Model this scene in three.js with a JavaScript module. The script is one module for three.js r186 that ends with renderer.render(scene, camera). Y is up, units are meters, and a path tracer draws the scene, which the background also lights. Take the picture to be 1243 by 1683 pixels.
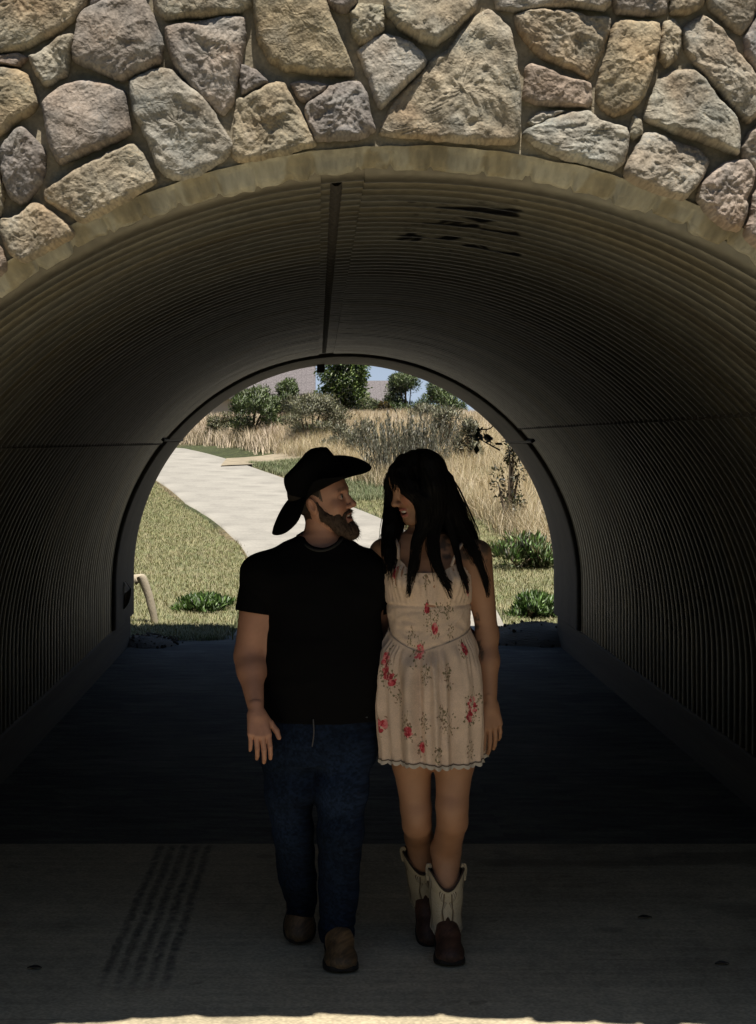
import * as THREE from 'three';
import { mergeGeometries } from 'three/addons/utils/BufferGeometryUtils.js';
import { RoundedBoxGeometry } from 'three/addons/geometries/RoundedBoxGeometry.js';

// ---------- camera, sky, sun, exposure ----------
const F = 2800, VX = 522, VY = 725, EYE = 1.82;            // lens in photo pixels, vanishing point of the tunnel, eye height
const scene = new THREE.Scene();
const camera = new THREE.PerspectiveCamera(2 * Math.atan(841.5 / F) * 180 / Math.PI, 1243 / 1683, 0.1, 1200);
camera.position.set(0, EYE, 0);
camera.lookAt(0, EYE, -10);
camera.setViewOffset(1243, 1683, 621.5 - VX, 841.5 - VY, 1243, 1683);
const renderer = new THREE.WebGLRenderer({ antialias: true });
renderer.setSize(756, 1024);
renderer.toneMapping = THREE.LinearToneMapping;
renderer.toneMappingExposure = 1.25;
renderer.shadowMap.enabled = true;
const sunDir = new THREE.Vector3(0.06, 1, 0.315).normalize();
const sun = new THREE.DirectionalLight(new THREE.Color(1, 0.94, 0.84), 5);
sun.position.copy(sunDir).multiplyScalar(60).add(new THREE.Vector3(0, 0, -12));
sun.target.position.set(0, 0, -12);
sun.castShadow = true;
sun.shadow.mapSize.set(4096, 4096);
Object.assign(sun.shadow.camera, { left: -40, right: 40, top: 60, bottom: -60, near: 1, far: 160 });
scene.add(sun, sun.target);
{ // clear dry-air sky: pale at the horizon, deep blue overhead
  const W = 256, Hh = 128, data = new Float32Array(W * Hh * 4), s = sunDir;
  for (let j = 0; j < Hh; j++) for (let i = 0; i < W; i++) {
    const v = (j + 0.5) / Hh, u = (i + 0.5) / W, el = (v - 0.5) * Math.PI, az = (u - 0.5) * 2 * Math.PI;
    const d = [Math.cos(el) * Math.cos(az), Math.sin(el), Math.cos(el) * Math.sin(az)];
    const m = Math.max(0, d[0] * s.x + d[1] * s.y + d[2] * s.z);
    const h = Math.exp(-Math.max(0, d[1]) * 6);
    const o = (j * W + i) * 4, glow = 0.12 * Math.pow(m, 12);
    const low = d[1] < 0 ? 0.35 : 1;
    data[o] = ((0.06 + 0.36 * h) + glow) * low; data[o + 1] = ((0.105 + 0.4 * h) + glow * 0.95) * low; data[o + 2] = ((0.2 + 0.42 * h) + glow * 0.85) * low; data[o + 3] = 1;
  }
  const t = new THREE.DataTexture(data, W, Hh, THREE.RGBAFormat, THREE.FloatType);
  t.mapping = THREE.EquirectangularReflectionMapping; t.magFilter = THREE.LinearFilter; t.minFilter = THREE.LinearFilter; t.needsUpdate = true;
  scene.background = t; scene.environment = t;
}

// ---------- helpers ----------
const V = (x, y, z) => new THREE.Vector3(x, y, z);
const P = (px, py, d) => V((px - VX) * d / F, EYE + (VY - py) * d / F, -d);   // the point seen at a photo pixel, d metres away
function rng(seed) { let s = seed >>> 0; return () => { s = (s + 0x6d2b79f5) | 0; let t = Math.imul(s ^ (s >>> 15), 1 | s); t = (t + Math.imul(t ^ (t >>> 7), 61 | t)) ^ t; return ((t ^ (t >>> 14)) >>> 0) / 4294967296; }; }
const clamp = (x, a = 0, b = 1) => Math.min(b, Math.max(a, x)), lerp = (a, b, t) => a + (b - a) * t;
const sstep = (a, b, x) => { const t = clamp((x - a) / (b - a)); return t * t * (3 - 2 * t); };
function hash(x, y, z) { let h = Math.imul(x, 374761393) ^ Math.imul(y, 668265263) ^ Math.imul(z, 2147483647 - 1274126177); h = Math.imul(h ^ (h >>> 13), 1274126177); h ^= h >>> 16; return (h >>> 0) / 4294967296; }
function noise(x, y, z = 0) {
  const xi = Math.floor(x), yi = Math.floor(y), zi = Math.floor(z); let fx = x - xi, fy = y - yi, fz = z - zi;
  fx = fx * fx * (3 - 2 * fx); fy = fy * fy * (3 - 2 * fy); fz = fz * fz * (3 - 2 * fz);
  const l = (a, b, t) => a + (b - a) * t;
  return l(l(l(hash(xi, yi, zi), hash(xi + 1, yi, zi), fx), l(hash(xi, yi + 1, zi), hash(xi + 1, yi + 1, zi), fx), fy),
    l(l(hash(xi, yi, zi + 1), hash(xi + 1, yi, zi + 1), fx), l(hash(xi, yi + 1, zi + 1), hash(xi + 1, yi + 1, zi + 1), fx), fy), fz) * 2 - 1;
}
function fbm(x, y, z = 0, o = 4) { let s = 0, a = 0.5; for (let i = 0; i < o; i++) { s += a * noise(x, y, z); x *= 2.03; y *= 2.03; z = z * 2.03 + 7.7; a *= 0.5; } return s; }
function ridge(x, y, z = 0, o = 4) { let s = 0, a = 0.5; for (let i = 0; i < o; i++) { s += a * (1 - 2 * Math.abs(noise(x, y, z))); x *= 2.1; y *= 2.1; z += 5.3; a *= 0.5; } return s; }
const lin = (r, g, b) => { const c = new THREE.Color(); c.setRGB(r / 255, g / 255, b / 255, THREE.SRGBColorSpace); return c; };
const rgb = (r, g, b) => new THREE.Color().setRGB(r, g, b);
const used = {};
function numbered(n) { const k = used[n] = (used[n] ?? -1) + 1; return k ? `${n}_${String(k).padStart(3, '0')}` : n; }
function tag(o, label, category, group, kind) { if (label) o.userData.label = label; if (category) o.userData.category = category; if (group) o.userData.group = group; if (kind) o.userData.kind = kind; return o; }
function shade(o) { o.traverse((m) => { if (m.isMesh) { m.castShadow = true; m.receiveShadow = true; } }); return o; }
function thing(name, label, category, pos = V(0, 0, 0), group) { const g = new THREE.Group(); g.name = numbered(name); g.position.copy(pos); scene.add(g); return tag(g, label, category, group); }
// a part given in world coordinates, hung under its parent
function part(name, geo, mat, parent, label) {
  const m = new THREE.Mesh(geo, mat); m.name = name; parent.updateWorldMatrix(true, false);
  geo.applyMatrix4(parent.matrixWorld.clone().invert()); parent.add(m); if (label) m.userData.label = label; m.castShadow = m.receiveShadow = true; return m;
}
function struct(name, geo, mat) { const m = new THREE.Mesh(geo, mat); m.name = name; m.userData.kind = 'structure'; m.receiveShadow = m.castShadow = true; scene.add(m); return m; }
function merge(list) { return mergeGeometries(list.map((g) => g.index ? g.toNonIndexed() : g)); }
function gridGeo(nu, nv, f, opt = {}) { // f(u, v) -> {p, uv, c}
  const pos = [], uv = [], col = [], idx = [];
  let hasC = false;
  for (let j = 0; j <= nv; j++) for (let i = 0; i <= nu; i++) {
    const r = f(i / nu, j / nv, i, j); pos.push(r.p.x, r.p.y, r.p.z); const w = r.uv ?? [i / nu, j / nv]; uv.push(w[0], w[1]);
    if (r.c) { hasC = true; col.push(r.c.r, r.c.g, r.c.b); }
  }
  for (let j = 0; j < nv; j++) for (let i = 0; i < nu; i++) { const a = j * (nu + 1) + i, b = a + 1, c = a + nu + 1, d = c + 1; opt.flip ? idx.push(a, c, b, b, c, d) : idx.push(a, b, c, b, d, c); }
  const g = new THREE.BufferGeometry();
  g.setAttribute('position', new THREE.Float32BufferAttribute(pos, 3)); g.setAttribute('uv', new THREE.Float32BufferAttribute(uv, 2));
  if (hasC) g.setAttribute('color', new THREE.Float32BufferAttribute(col, 3));
  g.setIndex(idx); g.computeVertexNormals();
  if (opt.closeU) { // average normals over the seam
    const n = g.attributes.normal;
    for (let j = 0; j <= nv; j++) { const a = j * (nu + 1), b = a + nu, v = V(n.getX(a) + n.getX(b), n.getY(a) + n.getY(b), n.getZ(a) + n.getZ(b)).normalize(); n.setXYZ(a, v.x, v.y, v.z); n.setXYZ(b, v.x, v.y, v.z); }
  }
  return g;
}
function tube(pts, radii, seg = 8, steps = 4) {
  const curve = new THREE.CatmullRomCurve3(pts), n = (pts.length - 1) * steps, fr = curve.computeFrenetFrames(n, false), c = V(0, 0, 0);
  const rad = (t) => { if (typeof radii === 'number') return radii; const x = t * (radii.length - 1), i = Math.min(radii.length - 2, Math.floor(x)); return lerp(radii[i], radii[i + 1], x - i); };
  const g = gridGeo(seg, n, (u, v, i, j) => {
    curve.getPoint(v, c); const a = u * Math.PI * 2, r = rad(v);
    return { p: c.clone().addScaledVector(fr.normals[j], Math.cos(a) * r).addScaledVector(fr.binormals[j], Math.sin(a) * r) };
  }, { closeU: true });
  return g;
}
function tex(w, h, f, srgb = true) { // f(u, v) -> [r, g, b] 0..255
  const d = new Uint8Array(w * h * 4);
  for (let j = 0; j < h; j++) for (let i = 0; i < w; i++) { const c = f(i / w, j / h), o = (j * w + i) * 4; d[o] = clamp(c[0], 0, 255); d[o + 1] = clamp(c[1], 0, 255); d[o + 2] = clamp(c[2], 0, 255); d[o + 3] = 255; }
  const t = new THREE.DataTexture(d, w, h); t.wrapS = t.wrapT = THREE.RepeatWrapping; t.magFilter = THREE.LinearFilter; t.minFilter = THREE.LinearMipmapLinearFilter;
  if (srgb) t.colorSpace = THREE.SRGBColorSpace; t.needsUpdate = true; return t;
}
// tileable fbm on the unit square
function tfbm(u, v, n, o = 4, s = 0) {
  let a = 0.5, r = 0;
  for (let k = 0; k < o; k++) {
    const x = u * n, y = v * n, xi = Math.floor(x), yi = Math.floor(y); let fx = x - xi, fy = y - yi; fx = fx * fx * (3 - 2 * fx); fy = fy * fy * (3 - 2 * fy);
    const m = (q) => ((q % n) + n) % n, h = (i, j) => hash(m(i), m(j), s + k * 17);
    r += a * (lerp(lerp(h(xi, yi), h(xi + 1, yi), fx), lerp(h(xi, yi + 1), h(xi + 1, yi + 1), fx), fy) * 2 - 1); n *= 2; a *= 0.5;
  }
  return r;
}
const cloth0 = (o) => new THREE.MeshPhysicalMaterial({ roughness: 0.95, specularIntensity: 0.15, ...o });   // matt fibres: hardly any gloss
const std = (o) => new THREE.MeshStandardMaterial({ roughness: 0.9, ...o });

// ---------- signed-distance modelling (surface nets) ----------
const smin = (a, b, k) => { if (k <= 0) return Math.min(a, b); const h = Math.max(k - Math.abs(a - b), 0) / k; return Math.min(a, b) - h * h * k * 0.25; };
const cone = (a, b, ra, rb, k = 0.02) => { // round cone between two joints
  const dx = b.x - a.x, dy = b.y - a.y, dz = b.z - a.z, l2 = dx * dx + dy * dy + dz * dz + 1e-12, cx = (a.x + b.x) / 2, cy = (a.y + b.y) / 2, cz = (a.z + b.z) / 2, R = Math.sqrt(l2) / 2 + Math.max(ra, rb);
  return { k, c: [cx, cy, cz], R, f: (x, y, z) => { const px = x - a.x, py = y - a.y, pz = z - a.z, t = Math.min(1, Math.max(0, (px * dx + py * dy + pz * dz) / l2)), ex = px - dx * t, ey = py - dy * t, ez = pz - dz * t; return Math.sqrt(ex * ex + ey * ey + ez * ez) - (ra + (rb - ra) * t); } };
};
const chain = (pts, rs, k = 0.015) => pts.slice(1).map((p, i) => cone(pts[i], p, rs[i], rs[i + 1], i ? Math.min(k, 0.02) : k));
const ell = (c, r, k = 0.02, q) => { // ellipsoid, q turns it
  const m = q ? new THREE.Matrix4().makeRotationFromQuaternion(q).invert().elements : null;
  return { k, c: [c.x, c.y, c.z], R: Math.max(r[0], r[1], r[2]), f: (x, y, z) => {
    let a = x - c.x, b = y - c.y, d = z - c.z; if (m) { const A = m[0] * a + m[4] * b + m[8] * d, B = m[1] * a + m[5] * b + m[9] * d, C = m[2] * a + m[6] * b + m[10] * d; a = A; b = B; d = C; }
    const k0 = Math.hypot(a / r[0], b / r[1], d / r[2]), k1 = Math.hypot(a / (r[0] * r[0]), b / (r[1] * r[1]), d / (r[2] * r[2])); return k1 < 1e-9 ? -Math.min(...r) : k0 * (k0 - 1) / k1;
  } };
};
const cr = (a, b, c, d, t) => 0.5 * (2 * b + (c - a) * t + (2 * a - 5 * b + 4 * c - d) * t * t + (3 * b - a - 3 * c + d) * t * t * t);
function ringsAt(rings, y) { // rings sorted by rising y: [y, cx, cz, rx, rz]
  const n = rings.length; let i = 0; while (i < n - 2 && y > rings[i + 1][0]) i++;
  const t = clamp((y - rings[i][0]) / (rings[i + 1][0] - rings[i][0])), g = (j) => rings[Math.min(n - 1, Math.max(0, j))];
  return [1, 2, 3, 4].map((q) => cr(g(i - 1)[q], g(i)[q], g(i + 1)[q], g(i + 2)[q], t));
}
const loft = (rings, k = 0.02, e = 2) => {
  const y0 = rings[0][0], y1 = rings.at(-1)[0];
  return { k, R: Infinity, f: (x, y, z) => { const [cx, cz, rx, rz] = ringsAt(rings, clamp(y, y0, y1)), q = Math.pow(Math.pow(Math.abs((x - cx) / rx), e) + Math.pow(Math.abs((z - cz) / rz), e), 1 / e), d = (q - 1) * Math.min(rx, rz), o = Math.max(y - y1, y0 - y); return o > 0 ? Math.hypot(Math.max(d, 0), o) : Math.max(d, o); } };
};
const cut = (p) => ({ ...p, cut: true });
function field(prims) {
  return (x, y, z) => {
    let d = 1e3;
    for (const p of prims) {
      if (p.R !== Infinity) { const lo = Math.hypot(x - p.c[0], y - p.c[1], z - p.c[2]) - p.R; if (p.cut ? lo > p.k - d : lo > d + p.k) continue; }
      const v = p.f(x, y, z);
      d = p.cut ? -smin(-d, v, p.k) : d > 900 ? v : smin(d, v, p.k);
    }
    return d;
  };
}
function nets(f, lo, hi, cell, colour) {
  const nx = Math.ceil((hi.x - lo.x) / cell) + 2, ny = Math.ceil((hi.y - lo.y) / cell) + 2, nz = Math.ceil((hi.z - lo.z) / cell) + 2, N = nx * ny * nz, val = new Float32Array(N).fill(9), B = 4;
  const id = (i, j, k) => (k * ny + j) * nx + i;
  for (let K = 0; K < nz; K += B) for (let J = 0; J < ny; J += B) for (let I = 0; I < nx; I += B) {
    const h = B / 2, c = f(lo.x + (I + h) * cell, lo.y + (J + h) * cell, lo.z + (K + h) * cell);
    const far = Math.abs(c) > cell * B * 1.35, s = c;
    for (let k = K; k < Math.min(nz, K + B); k++) for (let j = J; j < Math.min(ny, J + B); j++) for (let i = I; i < Math.min(nx, I + B); i++)
      val[id(i, j, k)] = far ? s : f(lo.x + i * cell, lo.y + j * cell, lo.z + k * cell);
  }
  const vid = new Int32Array(N).fill(-1), pos = [], nor = [], col = [], idx = [], corner = [];
  for (let q = 0; q < 8; q++) corner.push([q & 1, (q >> 1) & 1, q >> 2]);
  const edges = []; for (let a = 0; a < 8; a++) for (let b = a + 1; b < 8; b++) { const x = a ^ b; if (x === 1 || x === 2 || x === 4) edges.push([a, b]); }
  const v8 = new Float32Array(8), e = cell * 0.5;
  for (let k = 0; k < nz - 1; k++) for (let j = 0; j < ny - 1; j++) for (let i = 0; i < nx - 1; i++) {
    let neg = 0; for (let q = 0; q < 8; q++) { v8[q] = val[id(i + corner[q][0], j + corner[q][1], k + corner[q][2])]; if (v8[q] < 0) neg++; }
    if (neg === 0 || neg === 8) continue;
    let x = 0, y = 0, z = 0, n = 0;
    for (const [a, b] of edges) if ((v8[a] < 0) !== (v8[b] < 0)) { const t = v8[a] / (v8[a] - v8[b]); x += lerp(corner[a][0], corner[b][0], t); y += lerp(corner[a][1], corner[b][1], t); z += lerp(corner[a][2], corner[b][2], t); n++; }
    const X = lo.x + (i + x / n) * cell, Y = lo.y + (j + y / n) * cell, Z = lo.z + (k + z / n) * cell;
    vid[id(i, j, k)] = pos.length / 3; pos.push(X, Y, Z);
    const g = V(f(X + e, Y, Z) - f(X - e, Y, Z), f(X, Y + e, Z) - f(X, Y - e, Z), f(X, Y, Z + e) - f(X, Y, Z - e)).normalize(); nor.push(g.x, g.y, g.z);
    const c = colour ? colour(X, Y, Z, g) : null; if (c) col.push(c.r, c.g, c.b);
  }
  const quad = (a, b, c, d, fl) => { if (a < 0 || b < 0 || c < 0 || d < 0) return; fl ? idx.push(a, c, b, a, d, c) : idx.push(a, b, c, a, c, d); };
  for (let k = 1; k < nz - 1; k++) for (let j = 1; j < ny - 1; j++) for (let i = 1; i < nx - 1; i++) {
    const s = val[id(i, j, k)] < 0;
    if (s !== (val[id(i + 1, j, k)] < 0)) quad(vid[id(i, j - 1, k - 1)], vid[id(i, j, k - 1)], vid[id(i, j, k)], vid[id(i, j - 1, k)], !s);
    if (s !== (val[id(i, j + 1, k)] < 0)) quad(vid[id(i - 1, j, k - 1)], vid[id(i - 1, j, k)], vid[id(i, j, k)], vid[id(i, j, k - 1)], !s);
    if (s !== (val[id(i, j, k + 1)] < 0)) quad(vid[id(i - 1, j - 1, k)], vid[id(i, j - 1, k)], vid[id(i, j, k)], vid[id(i - 1, j, k)], !s);
  }
  const g = new THREE.BufferGeometry();
  g.setAttribute('position', new THREE.Float32BufferAttribute(pos, 3)); g.setAttribute('normal', new THREE.Float32BufferAttribute(nor, 3));
  if (col.length) g.setAttribute('color', new THREE.Float32BufferAttribute(col, 3));
  const uv = new Float32Array(pos.length / 3 * 2); for (let i = 0; i < pos.length / 3; i++) { uv[2 * i] = pos[3 * i] + pos[3 * i + 2] * 0.7; uv[2 * i + 1] = pos[3 * i + 1]; }
  g.setAttribute('uv', new THREE.BufferAttribute(uv, 2));
  g.setIndex(idx); return g;
}

// ---------- terrain ----------
const ZN = 4.6, ZF = 15.4, CX = 0.238, SPR = 0.62;         // near and far mouth depths, tunnel centre, springing height
const PATH = [[15.2, 0.5], [18, 0.55], [21, 0.5], [25, 0.02], [30, -1.0], [37, -2.45], [45, -4.7], [55, -8.2], [75, -16]];
const pathX = (d) => { let i = 0; while (i < PATH.length - 2 && d > PATH[i + 1][0]) i++; const g = (j) => PATH[clamp(j, 0, PATH.length - 1)][1]; return cr(g(i - 1), g(i), g(i + 1), g(i + 2), clamp((d - PATH[i][0]) / (PATH[i + 1][0] - PATH[i][0]))); };
function groundH(x, z) {
  const d = -z;
  if (d < ZN - 0.1) { const w = Math.abs(x - 0.25) - 2.8; return -0.02 + sstep(0, 5, w) * 1.6 * sstep(4.2, 1.5, d) + 5.5 * sstep(0, 12, -d); }  // unseen rise behind and beside the camera, added to block the low sky
  if (d < ZF) return -0.06;
  const t = d - 16.6, base = 0.055 * Math.max(0, Math.min(t, 29)) + 0.012 * Math.max(0, Math.min(t - 29, 60)) - 0.01;
  const rel = x - pathX(Math.min(d, 75)), near = sstep(15.4, 19, d);
  const right = sstep(1.7, 6.5, rel) * (0.5 + 0.1 * sstep(28, 45, d)) * sstep(19, 32, d), left = sstep(1.6, 6, -rel) * 0.35 * sstep(22, 40, d);
  const flank = sstep(2.3, 7, Math.abs(x - CX)) * 1.6 * sstep(30, 16, d);
  return base + (right + left + flank) * near + (Math.abs(rel) > 1.5 ? 0.05 * fbm(x * 0.8, z * 0.8) * near : 0);
}
const RT = rng(11);
{ // one ground sheet
  const zs = []; for (let d = -60; d < 2; d += 2) zs.push(d); for (let d = 2; d < 4.7; d += 0.5) zs.push(d); zs.push(4.72, 4.9, 10, 15.3, 15.5); for (let d = 15.8; d < 50; d += 0.4) zs.push(d); for (let d = 50; d < 120; d += 3) zs.push(d); zs.push(140, 180, 260, 400, 600);
  const xs = []; for (let x = -12; x <= 12; x += 0.3) xs.push(x); for (let x = 14; x < 60; x += 4) { xs.push(x); xs.unshift(-x); } for (const x of [80, 140, 300, 600]) { xs.push(x); xs.unshift(-x); }
  const g = gridGeo(xs.length - 1, zs.length - 1, (u, v, i, j) => {
    const x = xs[i], d = zs[j], n = fbm(x * 0.9, d * 0.9, 3) * 0.5 + 0.5, m = fbm(x * 0.25, d * 0.25, 9) * 0.5 + 0.5, rel = x - pathX(clamp(d, 15.2, 75));
    const dry = d < 3.8 ? 0 : clamp(sstep(0.42, 0.6, m) + (rel > 0 ? sstep(2.6, 4, rel) : sstep(2.4, 3.8, -rel)));
    return { p: V(x, groundH(x, -d), -d), uv: [x, d], c: (d < 3.8 ? rgb(0.045, 0.06, 0.024) : rgb(lerp(0.12, 0.33, dry), lerp(0.14, 0.26, dry), lerp(0.05, 0.14, dry))).multiplyScalar(lerp(0.7, 1.2, n)) };  // unseen ground before the near mouth made dark to cut bounce into the tunnel
  });
  const t = tex(512, 512, (u, v) => { const n = 190 + 90 * tfbm(u, v, 24, 4) + 60 * tfbm(u, v, 120, 2, 5); return [n, n, n]; }); t.repeat.set(0.5, 0.5);
  struct('ground', g, std({ map: t, vertexColors: true, bumpMap: t, bumpScale: 0.03, roughness: 1 }));
}

// ---------- floor slabs and path ----------
const concreteBump = tex(512, 512, (u, v) => { const n = 128 + 60 * tfbm(u, v, 40, 4) + 40 * tfbm(u, v, 160, 2, 3); return [n, n, n]; }, false);
{
  const X0 = -2.4, X1 = 2.9, D0 = 2.9, D1 = 7.7, W = 2048, Hh = 1856, R = rng(5);
  const c = document.createElement('canvas'); c.width = W; c.height = Hh; const g = c.getContext('2d'), im = g.createImageData(W, Hh);
  for (let j = 0; j < Hh; j++) for (let i = 0; i < W; i++) {
    const x = X0 + (X1 - X0) * i / W, d = D0 + (D1 - D0) * j / Hh;
    let k = 1 + 0.13 * fbm(x * 2.2, d * 2.2, 1, 5) + 0.09 * fbm(x * 16, d * 10, 4, 4) + 0.11 * noise(x * 130, d * 130, 2) + 0.05 * noise(x * 3, d * 45, 8);
    const st = sstep(0.16, 0.4, fbm(x * 1.7 + 4, d * 3.1, 12, 5)); k *= 1 - 0.22 * st;
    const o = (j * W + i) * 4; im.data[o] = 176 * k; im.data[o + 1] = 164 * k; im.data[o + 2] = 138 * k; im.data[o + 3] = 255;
  }
  g.putImageData(im, 0, 0);
  const sx = W / (X1 - X0), sy = Hh / (D1 - D0), q = (x, d) => [(x - X0) * sx, (d - D0) * sy];
  // tyre marks: five rubber streaks with a broken tread
  for (let s = 0; s < 5; s++) for (let i = 0; i < 900; i++) {
    const d = 5.55 + 2.1 * R(), on = sstep(5.5, 6.0, d) * (0.35 + 0.65 * R()), x = -0.735 + s * 0.053 + (d - 5.5) * 0.012 + (R() - 0.5) * 0.026 + 0.002 * Math.sin(d * 9), [a, b] = q(x, d);
    g.fillStyle = `rgba(44,40,36,${0.1 * on})`; g.fillRect(a, b, 3 + R() * 6, 4 + R() * 16);
  }
  for (let i = 0; i < 120; i++) { const [a, b] = q(X0 + R() * 5.3, 4.9 + R() * 2.8), r = 3 + R() * R() * 22; g.fillStyle = `rgba(60,52,42,${0.05 + 0.2 * R()})`; g.beginPath(); g.ellipse(a, b, r, r * (0.3 + 0.6 * R()), R() * 0.6, 0, 7); g.fill(); }
  for (let i = 0; i < 24; i++) { const [a, b] = q(X0 + R() * 5.3, 5.2 + R() * 2.4); g.strokeStyle = `rgba(50,44,38,${0.15 + 0.25 * R()})`; g.lineWidth = 1 + R() * 3; g.beginPath(); g.moveTo(a, b); g.quadraticCurveTo(a + 60 * R(), b + 10 * R(), a + 50 + 160 * R(), b + 24 * (R() - 0.5)); g.stroke(); }
  const t = new THREE.CanvasTexture(c); t.colorSpace = THREE.SRGBColorSpace; t.flipY = false;
  const b = concreteBump.clone(); b.repeat.set(5, 5); b.needsUpdate = true;
  const m = std({ map: t, bumpMap: b, bumpScale: 0.0015, roughness: 0.82 });
  const slab = gridGeo(2, 2, (u, v) => ({ p: V(lerp(X0, X1, u), 0, -lerp(D0, D1, v)), uv: [u, v] }));
  struct('tunnel_floor', slab, m);
  // slab beyond the joint, tunnel shade put into its dark colour, streaked crosswise
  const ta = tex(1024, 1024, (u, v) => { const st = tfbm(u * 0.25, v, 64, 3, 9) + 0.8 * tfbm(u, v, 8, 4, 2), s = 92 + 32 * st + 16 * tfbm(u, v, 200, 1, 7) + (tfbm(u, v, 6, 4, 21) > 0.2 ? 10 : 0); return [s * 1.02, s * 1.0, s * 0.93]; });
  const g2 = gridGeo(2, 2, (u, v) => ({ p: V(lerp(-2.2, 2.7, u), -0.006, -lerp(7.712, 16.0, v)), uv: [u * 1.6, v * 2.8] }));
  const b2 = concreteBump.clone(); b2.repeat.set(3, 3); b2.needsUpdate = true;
  struct('tunnel_floor', g2, new THREE.MeshPhysicalMaterial({ map: ta, bumpMap: b2, bumpScale: 0.004, roughness: 0.8, specularIntensity: 0.3 })).name = 'shade_toned_floor';
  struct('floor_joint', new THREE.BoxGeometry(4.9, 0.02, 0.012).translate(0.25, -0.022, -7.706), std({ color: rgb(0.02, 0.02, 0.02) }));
  // approach pavement under the photographer, and the path beyond
  const tp = tex(512, 512, (u, v) => { const n = 1 + 0.15 * tfbm(u, v, 6, 5) + 0.2 * tfbm(u, v, 128, 2, 4); return [186 * n, 177 * n, 158 * n]; });
  struct('pavement', gridGeo(2, 2, (u, v) => ({ p: V(lerp(-2.5, 3.0, u), -0.005, lerp(-0.5, -2.892, v)), uv: [u * 2.6, v * 8] })), std({ map: tp, bumpMap: b, bumpScale: 0.002 }));
  const N = 150, path = gridGeo(8, N, (u0, v) => { const u = u0 < 0.06 || u0 > 0.94 ? u0 : u0 < 0.2 ? 0.008 : u0 > 0.8 ? 0.992 : u0;
    const d = lerp(15.95, 74, v), x = pathX(d), dx = (pathX(d + 0.1) - pathX(d - 0.1)) / 0.2, w = 1.32 * Math.sqrt(1 + dx * dx), e = Math.abs(u - 0.5) > 0.495, off = (u - 0.5) * 2 * w;
    return { p: V(x + off * (1), (e ? -0.05 : lerp(0.01, 0.035, sstep(15.9, 18, d))) + groundH(x, -d), -d), uv: [u * 1.3, (d - 16) * 0.5] };
  });
  const tp2 = tex(1024, 1024, (u, v) => { const n = 1 + 0.12 * tfbm(u, v, 5, 5, 31) + 0.08 * tfbm(u, v, 80, 3, 14) - (v < 0.006 ? 0.25 : 0); return [162 * n, 157 * n, 147 * n]; });
  struct('path', path, std({ map: tp2, bumpMap: b, bumpScale: 0.002 }));
  const trail = gridGeo(4, 20, (u, v) => { const x = lerp(-2.2, 2.0, v), d = 40 + 1.0 * Math.sin(v * 3) + (u - 0.5) * 2.6; return { p: V(x, groundH(x, -d) + 0.06, -d), uv: [x, d] }; });
  struct('dirt_trail', trail, std({ map: tp2, color: rgb(0.95, 0.85, 0.68) }));
}

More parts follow.
